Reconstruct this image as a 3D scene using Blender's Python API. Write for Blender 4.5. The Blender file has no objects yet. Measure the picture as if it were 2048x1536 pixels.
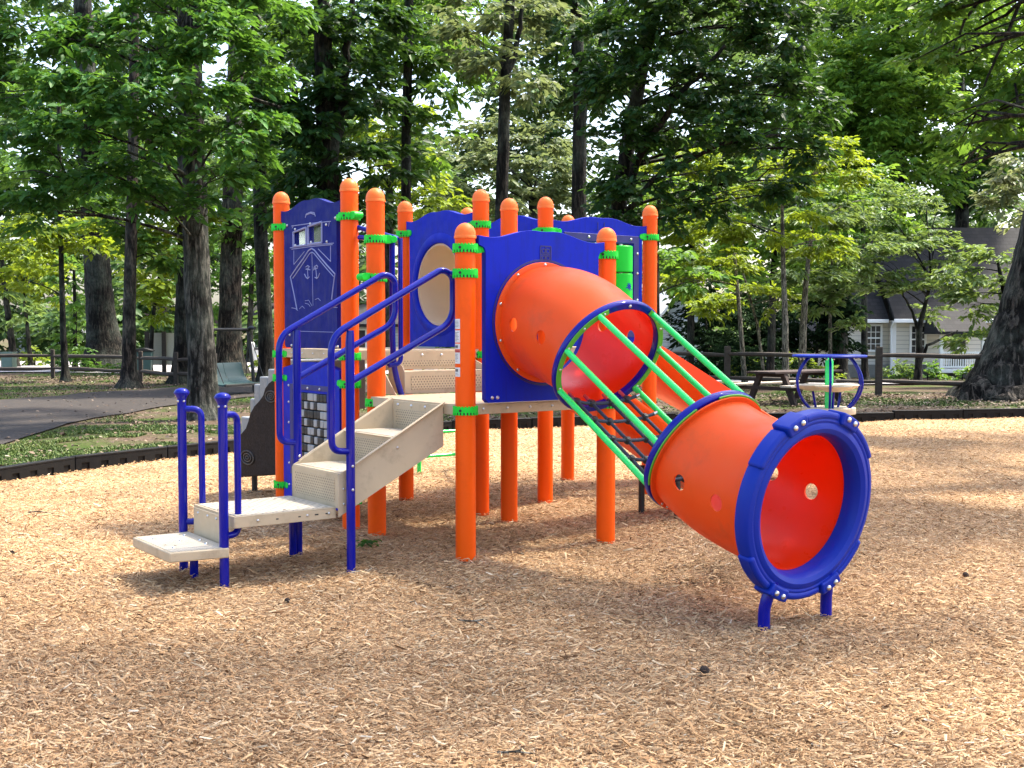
import bpy, bmesh, math, random
import numpy as np
from math import pi, sin, cos, tan, atan, atan2, hypot, radians, degrees
from mathutils import Vector, Matrix
from mathutils.geometry import tessellate_polygon

RNG = np.random.default_rng(11)
random.seed(5)
scene = bpy.context.scene
COL = scene.collection

# ------------------------------------------------------------------ camera numbers (measured from the photograph)
F, HZ, CAMH = 2366.0, 660.0, 1.462
PT = atan((768 - HZ) / F)
TH = -0.941
E0 = np.array([-.288, 7.311, 0.])
U = np.array([cos(TH), sin(TH), 0]); V = np.array([-sin(TH), cos(TH), 0]); ZV = np.array([0, 0, 1.])
CAM = np.array([0, 0, CAMH])
def ray(x, y):
    a = (x - 1024) / F; b = -(y - 768) / F
    return np.array([a, cos(PT) + b * sin(PT), -sin(PT) + b * cos(PT)])
def hit(x, y, P, n):
    d = ray(x, y); return CAM + d * (((np.array(P) - CAM) @ n) / (d @ n))
def WL(u, v, z): return E0 + u * U + v * V + z * ZV
def LOC(P): d = np.array(P) - E0; return (float(d @ U), float(d @ V), float(d[2]))
def onv(x, y, v): return LOC(hit(x, y, WL(0, v, 0), V))
def onu(x, y, u): return LOC(hit(x, y, WL(u, 0, 0), U))
def gnd(x, y, z=0.): return hit(x, y, (0, 0, z), ZV)
def atd(x, y, Y): d = ray(x, y); return CAM + d * (Y / d[1])

# ------------------------------------------------------------------ objects
def tag(o, label=None, cat=None, group=None, kind=None):
    if label: o['label'] = label
    if cat: o['category'] = cat
    if group: o['group'] = group
    if kind: o['kind'] = kind
    return o
def empty(name, loc=(0, 0, 0), rz=0., label=None, cat=None, group=None):
    o = bpy.data.objects.new(name, None); COL.objects.link(o)
    o.empty_display_size = .2
    o.location = loc; o.rotation_euler = (0, 0, rz)
    return tag(o, label, cat, group)
def link(name, me, parent=None):
    o = bpy.data.objects.new(name, me); COL.objects.link(o)
    if parent: o.parent = parent
    return o
def copy_tree(o, parent=None):
    c = o.copy(); COL.objects.link(c)
    c.parent = parent
    for ch in list(o.children): copy_tree(ch, c)
    return c

class MB:
    """collects shapes, becomes ONE mesh object"""
    def __init__(s): s.v = []; s.f = []
    def add(s, vs, fs):
        n = len(s.v); s.v += [tuple(map(float, p)) for p in vs]; s.f += [tuple(i + n for i in f) for f in fs]; return s
    def box(s, x0, x1, y0, y1, z0, z1):
        return s.add([(x0,y0,z0),(x1,y0,z0),(x1,y1,z0),(x0,y1,z0),(x0,y0,z1),(x1,y0,z1),(x1,y1,z1),(x0,y1,z1)],
                     [(0,3,2,1),(4,5,6,7),(0,1,5,4),(1,2,6,5),(2,3,7,6),(3,0,4,7)])
    def obox(s, c, ax, ay, az, hx, hy, hz):
        c, ax, ay, az = map(np.array, (c, ax, ay, az))
        vs = [c + sx*hx*ax + sy*hy*ay + sz*hz*az for sz in (-1, 1) for sx, sy in ((-1,-1),(1,-1),(1,1),(-1,1))]
        return s.add(vs, [(0,3,2,1),(4,5,6,7),(0,1,5,4),(1,2,6,5),(2,3,7,6),(3,0,4,7)])
    def tube(s, pts, r, n=14, caps=True, closed=False):
        P = [np.array(p, float) for p in pts]; m = len(P)
        R = r if hasattr(r, '__len__') else [r] * m
        T = []
        for i in range(m):
            if closed: t = P[(i+1) % m] - P[i-1]
            else: t = P[min(i+1, m-1)] - P[max(i-1, 0)]
            T.append(t / (np.linalg.norm(t) + 1e-12))
        a = np.array([0, 0, 1.]) if abs(T[0][2]) < .9 else np.array([1., 0, 0])
        nrm = a - T[0] * (a @ T[0]); nrm /= np.linalg.norm(nrm)
        vs = []
        for i in range(m):
            nrm = nrm - T[i] * (nrm @ T[i]); nrm /= np.linalg.norm(nrm) + 1e-12
            bn = np.cross(T[i], nrm)
            for k in range(n):
                q = 2*pi*k/n; vs.append(P[i] + R[i] * (cos(q)*nrm + sin(q)*bn))
        fs = []
        for i in range(m if closed else m - 1):
            j = (i + 1) % m
            for k in range(n):
                l = (k + 1) % n; fs.append((i*n+k, i*n+l, j*n+l, j*n+k))
        if caps and not closed:
            fs.append(tuple(range(n))[::-1]); fs.append(tuple((m-1)*n + k for k in range(n)))
        return s.add(vs, fs)
    def lathe(s, prof, n=28, o=(0,0,0), ax=(0,0,1), closed=False):
        """prof: (radius, height) from bottom to top"""
        ax = np.array(ax, float); ax /= np.linalg.norm(ax); o = np.array(o, float)
        a = np.array([1., 0, 0]) if abs(ax[0]) < .9 else np.array([0, 1., 0])
        e1 = a - ax*(a@ax); e1 /= np.linalg.norm(e1); e2 = np.cross(ax, e1)
        vs = []; fs = []; m = len(prof)
        for (r, h) in prof:
            for k in range(n):
                q = 2*pi*k/n; vs.append(o + ax*h + r*(cos(q)*e1 + sin(q)*e2))
        for i in range(m if closed else m-1):
            j = (i+1) % m
            for k in range(n):
                l = (k+1) % n; fs.append((i*n+k, i*n+l, j*n+l, j*n+k))
        if not closed:
            if prof[0][0] > 1e-4: fs.append(tuple(range(n))[::-1])
            if prof[-1][0] > 1e-4: fs.append(tuple((m-1)*n+k for k in range(n)))
        return s.add(vs, fs)
    def prism(s, outer, holes, fn, t0, t1):
        """outline (a,b) with holes, fn(a,b,t) -> point"""
        loops = [list(outer)] + [list(h) for h in holes]
        flat = [p for l in loops for p in l]; n = len(flat)
        tris = tessellate_polygon([[Vector((p[0], p[1], 0)) for p in l] for l in loops])
        vs = [fn(p[0], p[1], t0) for p in flat] + [fn(p[0], p[1], t1) for p in flat]
        fs = [(a, b, c) for a, b, c in tris] + [(c+n, b+n, a+n) for a, b, c in tris]
        k = 0
        for l in loops:
            m = len(l)
            for i in range(m):
                a = k+i; b = k+(i+1) % m; fs.append((a, b, b+n, a+n))
            k += m
        return s.add(vs, fs)
    def build(s, name, m, parent=None, smooth=35, bev=0, seg=2):
        me = bpy.data.meshes.new(name); me.from_pydata(s.v, [], s.f)
        bm = bmesh.new(); bm.from_mesh(me); bmesh.ops.recalc_face_normals(bm, faces=bm.faces); bm.to_mesh(me); bm.free()
        if m: me.materials.append(m)
        if smooth:
            me.polygons.foreach_set('use_smooth', [True]*len(me.polygons))
            me.set_sharp_from_angle(angle=radians(smooth))
        o = link(name, me, parent)
        if bev:
            b = o.modifiers.new('bevel', 'BEVEL'); b.width = bev; b.segments = seg; b.limit_method = 'ANGLE'; b.angle_limit = radians(40)
            b.harden_normals = False
        return o
def fillet(pts, r, n=5):
    P = [np.array(p, float) for p in pts]; out = [P[0]]
    for i in range(1, len(P)-1):
        a = P[i-1]-P[i]; b = P[i+1]-P[i]; la = np.linalg.norm(a); lb = np.linalg.norm(b)
        d = min(r, la*.48, lb*.48); A = P[i]+a/la*d; B = P[i]+b/lb*d
        for k in range(n+1):
            t = k/n; out.append((1-t)**2*A + 2*t*(1-t)*P[i] + t*t*B)
    out.append(P[-1]); return out
def circle(cx, cy, r, n=48): return [(cx + r*cos(2*pi*k/n), cy + r*sin(2*pi*k/n)) for k in range(n)]
def np_mesh(name, verts, quads, m, parent=None, rnd=None, smooth=False, tris=None):
    me = bpy.data.meshes.new(name)
    me.vertices.add(len(verts)); me.vertices.foreach_set('co', np.asarray(verts, np.float32).ravel())
    idx = np.asarray(quads, np.int32).ravel(); nq = len(quads)
    tot = np.full(nq, 4, np.int32)
    if tris is not None and len(tris):
        idx = np.concatenate([idx, np.asarray(tris, np.int32).ravel()]); tot = np.concatenate([tot, np.full(len(tris), 3, np.int32)])
    me.loops.add(len(idx)); me.loops.foreach_set('vertex_index', idx)
    st = np.concatenate([[0], np.cumsum(tot)[:-1]]).astype(np.int32)
    me.polygons.add(len(tot)); me.polygons.foreach_set('loop_start', st)
    if smooth: me.polygons.foreach_set('use_smooth', np.ones(len(tot), bool))
    if rnd is not None:
        a = me.attributes.new('rnd', 'FLOAT', 'FACE'); a.data.foreach_set('value', np.asarray(rnd, np.float32))
    me.update(calc_edges=True); me.validate()
    me.materials.append(m)
    return link(name, me, parent)

# ------------------------------------------------------------------ materials
def new_mat(name):
    m = bpy.data.materials.new(name); m.use_nodes = True
    nt = m.node_tree; return m, nt, nt.nodes['Principled BSDF'], nt.nodes['Material Output']
def nd(nt, t, **k):
    n = nt.nodes.new(t)
    for a, v in k.items():
        if a.startswith('i_'):
            key = a[2:]; key = int(key) if key.isdigit() else key.replace('_', ' ')
            n.inputs[key].default_value = v
        else: setattr(n, a, v)
    return n
def ramp(nt, stops, fac):
    r = nt.nodes.new('ShaderNodeValToRGB'); cr = r.color_ramp
    while len(cr.elements) < len(stops): cr.elements.new(.5)
    for e, (p, c) in zip(cr.elements, stops): e.position = p; e.color = (*c, 1)
    nt.links.new(fac, r.inputs[0]); return r.outputs[0]
def coords(nt, kind='Object'): return nt.nodes.new('ShaderNodeTexCoord').outputs[kind]
def noise(nt, co, scale, detail=4, rough=.55, vec=None):
    n = nd(nt, 'ShaderNodeTexNoise', i_Scale=scale, i_Detail=detail, i_Roughness=rough)
    if vec is not None:
        mp = nd(nt, 'ShaderNodeMapping'); mp.inputs['Scale'].default_value = vec; nt.links.new(co, mp.inputs[0]); co = mp.outputs[0]
    nt.links.new(co, n.inputs['Vector']); return n.outputs['Fac']
def mixc(nt, fac, a, b, mode='MIX'):
    m = nd(nt, 'ShaderNodeMix', data_type='RGBA', blend_type=mode)
    for s, val in ((m.inputs[0], fac), (m.inputs[6], a), (m.inputs[7], b)):
        if isinstance(val, (int, float)): s.default_value = val
        elif isinstance(val, tuple): s.default_value = (*val, 1)
        else: nt.links.new(val, s)
    return m.outputs[2]
def bump(nt, h, strength, dist, bsdf):
    b = nd(nt, 'ShaderNodeBump', i_Strength=strength, i_Distance=dist); nt.links.new(h, b.inputs['Height']); nt.links.new(b.outputs[0], bsdf.inputs['Normal'])
def paint(name, col, col2=None, rough=.4, scale=3., bmp=.0, bscale=220., spec=.5, dirt=None, streak=None, coat=0., crough=.2):
    """coloured plastic or powder coat with slight blotches, fine grain and optional worn / dirty patches"""
    m, nt, b, o = new_mat(name); co = coords(nt)
    c = ramp(nt, [(.3, col), (.72, col2 or tuple(x*.86 for x in col))], noise(nt, co, scale, 5, .6))
    if streak:
        f = ramp(nt, [(.5, (0,0,0)), (.75, (1,1,1))], noise(nt, co, 9, 5, .65, (3., 3., .35)))
        c = mixc(nt, mixc(nt, 1., f, (streak[1],)*3, 'MULTIPLY'), c, streak[0])
    if dirt:
        f = ramp(nt, [(.52, (0,0,0)), (.72, (1,1,1))], noise(nt, co, 5.5, 7, .7))
        c = mixc(nt, mixc(nt, 1., f, (dirt[1],)*3, 'MULTIPLY'), c, dirt[0])
    nt.links.new(c, b.inputs['Base Color'])
    r = ramp(nt, [(.3, (rough*.85,)*3), (.7, (min(1, rough*1.25),)*3)], noise(nt, co, scale*4, 4))
    nt.links.new(r, b.inputs['Roughness']); b.inputs['Specular IOR Level'].default_value = spec
    b.inputs['Coat Weight'].default_value = coat; b.inputs['Coat Roughness'].default_value = crough
    if bmp: bump(nt, noise(nt, co, bscale, 2), bmp, .002, b)
    return m
M = {}
M['orange_post'] = paint('orange powder coat', (.95,.108,.002), (.92,.098,.002), .38, 2, .05, 300, spec=.2, dirt=((.62,.075,.006), .3))
M['orange_cap'] = paint('orange cap plastic', (.92,.19,.03), (.92,.165,.018), .5, 6, .1, 300, spec=.3)
M['orange_tube'] = paint('orange rotomoulded plastic', (.90,.135,.022), (.92,.10,.006), .42, 2.2, .25, 260, spec=.3, dirt=((.40,.11,.04), .4))
M['orange_inner_bounce'] = paint('orange inner skin with bounced red', (.88,.042,.002), (.86,.038,.002), .3, 2.2, .1, 260, spec=.4)  # deeper red than outside: light bouncing within the tube put into the colour
M['orange_slide'] = paint('orange slide plastic', (.92,.10,.003), (.88,.088,.003), .34, 2.2, .1, 260, spec=.35)
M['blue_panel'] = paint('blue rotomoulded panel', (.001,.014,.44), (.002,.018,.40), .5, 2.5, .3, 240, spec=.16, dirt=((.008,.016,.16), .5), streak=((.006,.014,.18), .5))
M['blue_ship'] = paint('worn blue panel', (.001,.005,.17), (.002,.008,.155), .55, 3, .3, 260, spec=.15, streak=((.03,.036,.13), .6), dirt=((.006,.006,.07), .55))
M['blue_pipe'] = paint('blue powder coated pipe', (.0005,.005,.24), (.0005,.006,.25), .35, 1, .02, 300, spec=.05, coat=.6, crough=.08)
M['blue_ring'] = paint('blue ring plastic', (.001,.020,.31), (.002,.024,.29), .42, 2, .2, 240, spec=.22)
M['navy'] = paint('dark blue recess', (.012,.014,.16), (.012,.014,.15), .45, 3)
M['green'] = paint('green clamp plastic', (.010,.60,.035), (.012,.64,.04), .45, 4, .05, 300, spec=.25)
M['green_pipe'] = paint('green powder coat', (.012,.74,.13), (.015,.70,.12), .25, 3, .04, 300, coat=.3)
M['green_plate'] = paint('green steel plate', (.09,.40,.03), (.10,.36,.03), .4, 4, .05, 300)
M['tan'] = paint('tan vinyl coated steel', (.54,.43,.28), (.49,.385,.25), .5, 4, .15, 200, spec=.35, dirt=((.25,.19,.12), .55))
M['tan_plastic'] = paint('tan plastic', (.60,.47,.31), (.57,.44,.29), .45, 3)
M['tan_light'] = paint('pale tan plastic', (.60,.50,.36), (.54,.46,.33), .5, 5)
M['black'] = paint('black plastic', (.012,.012,.013), (.02,.019,.018), .5, 8, .2, 120)
M['white_block'] = paint('pale grey blocks', (.30,.30,.30), (.36,.36,.35), .45, 9)
M['glider'] = paint('dark green slatted plastic', (.03,.075,.07), (.04,.09,.085), .45, 6)
M['util'] = paint('green grey cabinet', (.11,.17,.13), (.09,.14,.11), .6, 3)
M['cone'] = paint('dark pine cone', (.03,.018,.012), (.06,.035,.024), .8, 40)
M['timber'] = paint('black recycled plastic', (.004,.004,.0045), (.007,.0068,.0068), .6, 8, .3, 90, spec=.18)
M['rope'] = paint('dark blue rope', (.02,.03,.055), (.03,.045,.07), .7, 30, .6, 160)
M['line'] = paint('pale engraved line', (.20,.22,.45), (.27,.29,.5), .5, 8)
M['rock_brown'] = paint('dark brown rock panel', (.014,.009,.007), (.024,.017,.013), .8, 14, .9, 60, spec=.2, dirt=((.018,.012,.01), .6))
M['grey_step'] = paint('grey plastic step', (.26,.27,.27), (.20,.21,.21), .55, 9, .4, 90)
M['label_white'] = paint('white sticker', (.72,.71,.68), (.68,.67,.64), .5, 20)
M['label_red'] = paint('red sticker band', (.5,.05,.04), None, .5, 20)
M['label_ink'] = paint('sticker ink', (.12,.12,.13), None, .6, 20)
def glow_through(m, col, f):
    nt = m.node_tree; b = nt.nodes['Principled BSDF']; o = nt.nodes['Material Output']; t = nd(nt, 'ShaderNodeBsdfTranslucent'); t.inputs[0].default_value = (*col, 1)
    mx = nd(nt, 'ShaderNodeMixShader'); mx.inputs[0].default_value = f; nt.links.new(b.outputs[0], mx.inputs[1]); nt.links.new(t.outputs[0], mx.inputs[2]); nt.links.new(mx.outputs[0], o.inputs[0])
glow_through(M['orange_tube'], (1., .12, .01), .3); glow_through(M['orange_inner_bounce'], (1., .07, .004), .3); glow_through(M['orange_slide'], (1., .12, .01), .15)
M['window_clear'] = None
m, nt, b, o = new_mat('steel bolt'); b.inputs['Base Color'].default_value = (.62,.61,.6,1); b.inputs['Metallic'].default_value = 1; b.inputs['Roughness'].default_value = .28; M['steel'] = m
m, nt, b, o = new_mat('clear panel'); b.inputs['Base Color'].default_value = (.9,.95,.97,1); b.inputs['Transmission Weight'].default_value = 1; b.inputs['Roughness'].default_value = .08; b.inputs['IOR'].default_value = 1.15; M['window_clear'] = m

def perforated(name, base, axes, px, py, r, dash=None, depth=.8):
    """sheet steel with a regular pattern of small holes (dash: long slots) in object space"""
    m, nt, b, o = new_mat(name); co = coords(nt)
    sp = nd(nt, 'ShaderNodeSeparateXYZ'); nt.links.new(co, sp.inputs[0])
    def mth(op, a, c=None, d=None):
        n = nd(nt, 'ShaderNodeMath', operation=op)
        for i, q in enumerate((a, c, d)):
            if q is None: continue
            if isinstance(q, (int, float)): n.inputs[i].default_value = q
            else: nt.links.new(q, n.inputs[i])
        return n.outputs[0]
    a = mth('DIVIDE', sp.outputs[axes[0]], px); c = mth('DIVIDE', sp.outputs[axes[1]], py)
    row = mth('FLOOR', c)
    a = mth('ADD', a, mth('MULTIPLY', mth('MODULO', mth('ABSOLUTE', row), 2.), .5))
    fa = mth('MULTIPLY', mth('SUBTRACT', mth('FRACT', a), .5), px); fc = mth('MULTIPLY', mth('SUBTRACT', mth('FRACT', c), .5), py)
    if dash:
        fa = mth('MULTIPLY', mth('MAXIMUM', mth('SUBTRACT', mth('ABSOLUTE', fa), dash), 0.), 1.)
    d = mth('SQRT', mth('ADD', mth('MULTIPLY', fa, fa), mth('MULTIPLY', fc, fc)))
    h = mth('LESS_THAN', d, r)
    c0 = ramp(nt, [(.3, base), (.75, tuple(x*.85 for x in base))], noise(nt, co, 6, 5))
    col = mixc(nt, mth('MULTIPLY', h, depth), c0, (.10,.08,.055))
    nt.links.new(col, b.inputs['Base Color']); b.inputs['Roughness'].default_value = .55
    bump(nt, mth('SUBTRACT', 1., h), .6, .003, b)
    return m
TAN = (.53,.42,.27)
M['perf_u'] = perforated('perforated riser', TAN, (0, 2), .024, .016, .0052)
M['perf_v'] = perforated('perforated riser deck', TAN, (1, 2), .024, .018, .0052)
M['slots'] = perforated('slotted tread', (.54,.47,.36), (0, 1), .075, .032, .0055, dash=.016, depth=.55)
M['slots_step'] = perforated('diamond tread', (.54,.47,.36), (0, 1), .034, .017, .003, dash=.008, depth=.35)

def leaf_mat(name, dark, light, trans, tw=.35, rough=.5, spec=.25):
    m, nt, b, o = new_mat(name)
    at = nd(nt, 'ShaderNodeAttribute', attribute_name='rnd')
    c = ramp(nt, [(0, dark), (.75, light), (1, tuple(min(1, x*1.35) for x in light))], at.outputs['Fac'])
    nt.links.new(c, b.inputs['Base Color']); b.inputs['Roughness'].default_value = rough; b.inputs['Specular IOR Level'].default_value = spec
    t = nd(nt, 'ShaderNodeBsdfTranslucent')
    c2 = mixc(nt, .65, c, trans); nt.links.new(c2, t.inputs[0])
    mx = nd(nt, 'ShaderNodeMixShader'); mx.inputs[0].default_value = tw
    nt.links.new(b.outputs[0], mx.inputs[1]); nt.links.new(t.outputs[0], mx.inputs[2]); nt.links.new(mx.outputs[0], o.inputs[0])
    return m
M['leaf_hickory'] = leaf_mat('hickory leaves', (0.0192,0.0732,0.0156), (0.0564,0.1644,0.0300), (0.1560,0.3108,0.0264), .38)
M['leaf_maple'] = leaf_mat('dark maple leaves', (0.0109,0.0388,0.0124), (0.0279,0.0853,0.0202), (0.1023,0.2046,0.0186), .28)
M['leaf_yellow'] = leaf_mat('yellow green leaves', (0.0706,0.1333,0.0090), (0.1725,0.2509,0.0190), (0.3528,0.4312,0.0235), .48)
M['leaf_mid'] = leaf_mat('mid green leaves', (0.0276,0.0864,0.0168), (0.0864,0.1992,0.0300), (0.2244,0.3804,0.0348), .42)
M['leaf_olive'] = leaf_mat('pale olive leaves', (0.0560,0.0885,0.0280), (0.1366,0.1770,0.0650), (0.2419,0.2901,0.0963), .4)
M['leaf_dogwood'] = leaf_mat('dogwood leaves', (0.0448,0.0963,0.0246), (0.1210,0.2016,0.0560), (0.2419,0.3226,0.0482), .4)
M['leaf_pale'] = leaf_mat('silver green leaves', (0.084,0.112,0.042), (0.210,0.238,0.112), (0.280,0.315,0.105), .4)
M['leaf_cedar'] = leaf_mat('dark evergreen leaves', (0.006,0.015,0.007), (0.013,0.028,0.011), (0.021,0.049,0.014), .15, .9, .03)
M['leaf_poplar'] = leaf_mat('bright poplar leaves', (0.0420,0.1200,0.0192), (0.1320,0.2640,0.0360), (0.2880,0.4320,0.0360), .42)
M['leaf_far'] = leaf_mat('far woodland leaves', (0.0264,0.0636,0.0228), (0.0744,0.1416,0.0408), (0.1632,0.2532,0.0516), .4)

def bark(name, a, b_, sc=1., bs=1.):
    m, nt, b, o = new_mat(name); co = coords(nt)
    n1 = noise(nt, co, 8*sc, 4, .6, (1.9, 1.9, .33)); n2 = noise(nt, co, 17*sc, 5, .7, (1.2, 1.2, .5)); n3 = noise(nt, co, 1.5, 3)
    c = ramp(nt, [(.43, tuple(x*.6 for x in a)), (.50, a), (.58, tuple(x*1.5 for x in b_))], n1)
    c = mixc(nt, ramp(nt, [(.45, (0,0,0)), (.75, (.55,.55,.55))], n3), c, tuple(x*.8 + y*.1 for x, y in zip(b_, (.8, 1., .8))))
    c = mixc(nt, .6, c, ramp(nt, [(.36, (.12,.12,.12)), (.64, (1.7,1.7,1.7))], n2), 'MULTIPLY')
    nt.links.new(c, b.inputs['Base Color']); b.inputs['Roughness'].default_value = .9; b.inputs['Specular IOR Level'].default_value = .2
    ad = nd(nt, 'ShaderNodeMath', operation='MULTIPLY_ADD'); nt.links.new(n1, ad.inputs[0]); ad.inputs[1].default_value = 1.5; nt.links.new(n2, ad.inputs[2])
    bump(nt, ad.outputs[0], 1., .03*bs, b); return m
M['bark_grey'] = bark('grey furrowed bark', (0.0125,0.0112,0.0094), (0.0558,0.0513,0.0438))
M['bark_giant'] = bark('deep ridged bark', (.006,.005,.004), (.05,.043,.036), .6, 3.)
M['bark_dark'] = bark('dark bark', (0.0050,0.0044,0.0033), (0.0209,0.0176,0.0138))
M['bark_brown'] = bark('brown bark', (0.0121,0.0088,0.0066), (0.0468,0.0352,0.0259))
M['bark_thin'] = bark('sapling bark', (.06,.052,.04), (.18,.16,.125), 2.5, .4)
def wood(name, a, b_, sc=1.):
    m, nt, b, o = new_mat(name); co = coords(nt)
    c = ramp(nt, [(.3, a), (.7, b_)], noise(nt, co, 6*sc, 7, .7, (.6, 4., 4.)))
    nt.links.new(c, b.inputs['Base Color']); b.inputs['Roughness'].default_value = .85
    bump(nt, noise(nt, co, 30*sc, 4, .7, (.3, 3., 3.)), .5, .01, b); return m
M['fence_wood'] = wood('weathered fence wood', (.018,.013,.010), (.062,.047,.035))
M['table_wood'] = wood('dark brown picnic wood', (.020,.010,.008), (.045,.024,.018))
M['bench_wood'] = wood('worn pale bench wood', (.34,.28,.23), (.42,.36,.30))

def siding(name, col, pitch=.16, axis=2, dark=.45):
    m, nt, b, o = new_mat(name); co = coords(nt)
    sp = nd(nt, 'ShaderNodeSeparateXYZ'); nt.links.new(co, sp.inputs[0])
    d = nd(nt, 'ShaderNodeMath', operation='DIVIDE'); nt.links.new(sp.outputs[axis], d.inputs[0]); d.inputs[1].default_value = pitch
    fr = nd(nt, 'ShaderNodeMath', operation='FRACT'); nt.links.new(d.outputs[0], fr.inputs[0])
    c = ramp(nt, [(0, tuple(x*.93 for x in col)), (.5, col)], noise(nt, co, 3, 4))
    c = mixc(nt, 1., c, ramp(nt, [(.0, (dark,)*3), (.09, (dark,)*3), (.14, (1,1,1))], fr.outputs[0]), 'MULTIPLY')
    nt.links.new(c, b.inputs['Base Color']); b.inputs['Roughness'].default_value = .6
    bump(nt, fr.outputs[0], .6, .03, b); return m
M['siding_cream'] = siding('cream lap siding', (.62,.58,.50), .19)
M['siding_grey'] = siding('grey blue siding', (.48,.52,.56), .17)
M['siding_dim'] = siding('grey green siding', (.30,.31,.28), .17)
M['white_paint'] = paint('white paint', (.78,.78,.76), (.74,.74,.72), .5, 3)
M['dark_glass'] = paint('dark window glass', (.02,.022,.024), (.03,.032,.034), .12, 2)
M['brick'] = paint('red brown brick', (.16,.085,.065), (.12,.06,.05), .85, 20)
M['dark_wall'] = paint('dark brown wall', (.035,.028,.024), (.05,.04,.034), .8, 3)
M['stucco'] = paint('beige stucco', (.44,.41,.32), (.34,.32,.25), .9, 40, .4, 60)
M['found'] = paint('grey foundation', (.16,.16,.15), (.12,.12,.11), .9, 6)
m, nt, b, o = new_mat('asphalt shingles'); co = coords(nt)
br = nd(nt, 'ShaderNodeTexBrick', i_Scale=1.); br.inputs['Color1'].default_value = (.016,.015,.016,1); br.inputs['Color2'].default_value = (.007,.0068,.0072,1); br.inputs['Mortar'].default_value = (.003,.003,.003,1)
br.inputs['Brick Width'].default_value = .33; br.inputs['Row Height'].default_value = .17; br.inputs['Mortar Size'].default_value = .012
mp = nd(nt, 'ShaderNodeMapping'); nt.links.new(co, mp.inputs[0]); mp.inputs['Rotation'].default_value = (radians(90), 0, 0); nt.links.new(mp.outputs[0], br.inputs[0])
c = mixc(nt, .5, br.outputs[0], ramp(nt, [(.3, (.6,.6,.6)), (.7, (1.4,1.4,1.4))], noise(nt, co, 2.5, 5)), 'MULTIPLY')
nt.links.new(c, b.inputs['Base Color']); b.inputs['Roughness'].default_value = .9; M['shingle'] = m

# mulch / ground
m, nt, b, o = new_mat('wood chip bed'); co = coords(nt)
def chipnoise(rot, sc):
    mp = nd(nt, 'ShaderNodeMapping'); mp.inputs['Rotation'].default_value = (0, 0, rot); mp.inputs['Scale'].default_value = (sc, sc*4.5, 1); nt.links.new(co, mp.inputs[0])
    vo = nd(nt, 'ShaderNodeTexVoronoi', i_Scale=1.); nt.links.new(mp.outputs[0], vo.inputs['Vector']); return vo
v1 = chipnoise(.3, 24); v2 = chipnoise(1.9, 28)
sel = ramp(nt, [(.47, (0,0,0)), (.53, (1,1,1))], noise(nt, co, 40, 2))
cc = mixc(nt, sel, v1.outputs['Color'], v2.outputs['Color'])
c = ramp(nt, [(.1, (.12,.065,.033)), (.45, (.36,.225,.125)), (.7, (.50,.345,.20)), (.9, (.64,.48,.32))], cc)
c = mixc(nt, .8, c, ramp(nt, [(.3, (.72,.68,.64)), (.7, (1.1,1.08,1.05))], noise(nt, co, .8, 5, .6)), 'MULTIPLY')
nt.links.new(c, b.inputs['Base Color']); b.inputs['Roughness'].default_value = .9; b.inputs['Specular IOR Level'].default_value = .2
bump(nt, cc, .8, .012, b); M['mulch'] = m
m, nt, b, o = new_mat('wood chips'); at = nd(nt, 'ShaderNodeAttribute', attribute_name='rnd'); co = coords(nt)
c = ramp(nt, [(0, (.045,.023,.012)), (.13, (.18,.095,.045)), (.32, (.36,.215,.108)), (.56, (.54,.345,.18)), (.8, (.66,.465,.265)), (.93, (.73,.575,.37)), (1, (.75,.65,.49))], at.outputs['Fac'])
c = mixc(nt, .9, c, ramp(nt, [(.3, (.68,.62,.56)), (.7, (1.1,1.06,1.02))], noise(nt, co, .9, 6, .65)), 'MULTIPLY')
nt.links.new(c, b.inputs['Base Color']); b.inputs['Roughness'].default_value = .85; b.inputs['Specular IOR Level'].default_value = .2
M['chips'] = m
m, nt, b, o = new_mat('park ground'); co = coords(nt)
soil = ramp(nt, [(.25, (.04,.027,.019)), (.5, (.09,.064,.044)), (.75, (.15,.112,.08))], noise(nt, co, 6, 8, .75))
grass = ramp(nt, [(.25, (.02,.042,.007)), (.6, (.05,.08,.014)), (.85, (.10,.095,.033))], noise(nt, co, 14, 6, .7))
gm = ramp(nt, [(.47, (0,0,0)), (.6, (1,1,1))], noise(nt, co, .45, 6, .6))
nt.links.new(mixc(nt, gm, soil, grass), b.inputs['Base Color']); b.inputs['Roughness'].default_value = .95; b.inputs['Specular IOR Level'].default_value = .1
bump(nt, noise(nt, co, 25, 6, .7), .8, .03, b); M['ground'] = m
M['path'] = paint('old asphalt path', (.046,.040,.036), (.035,.030,.027), .9, 5, .6, 120, spec=.15, dirt=((.07,.048,.032), .6))
M['road'] = paint('pale street asphalt', (.36,.33,.33), (.30,.28,.28), .9, 2, .3, 80)
m, nt, b, o = new_mat('grass blades'); at = nd(nt, 'ShaderNodeAttribute', attribute_name='rnd')
nt.links.new(ramp(nt, [(0, (.030,.062,.005)), (.6, (.075,.125,.010)), (1, (.15,.15,.035))], at.outputs['Fac']), b.inputs['Base Color']); b.inputs['Roughness'].default_value = .6; M['grass'] = m
m, nt, b, o = new_mat('fallen leaves'); at = nd(nt, 'ShaderNodeAttribute', attribute_name='rnd')
nt.links.new(ramp(nt, [(0, (.03,.018,.012)), (.5, (.10,.062,.038)), (.85, (.20,.15,.105)), (1, (.30,.25,.19))], at.outputs['Fac']), b.inputs['Base Color']); b.inputs['Roughness'].default_value = .8; M['litter'] = m

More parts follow.
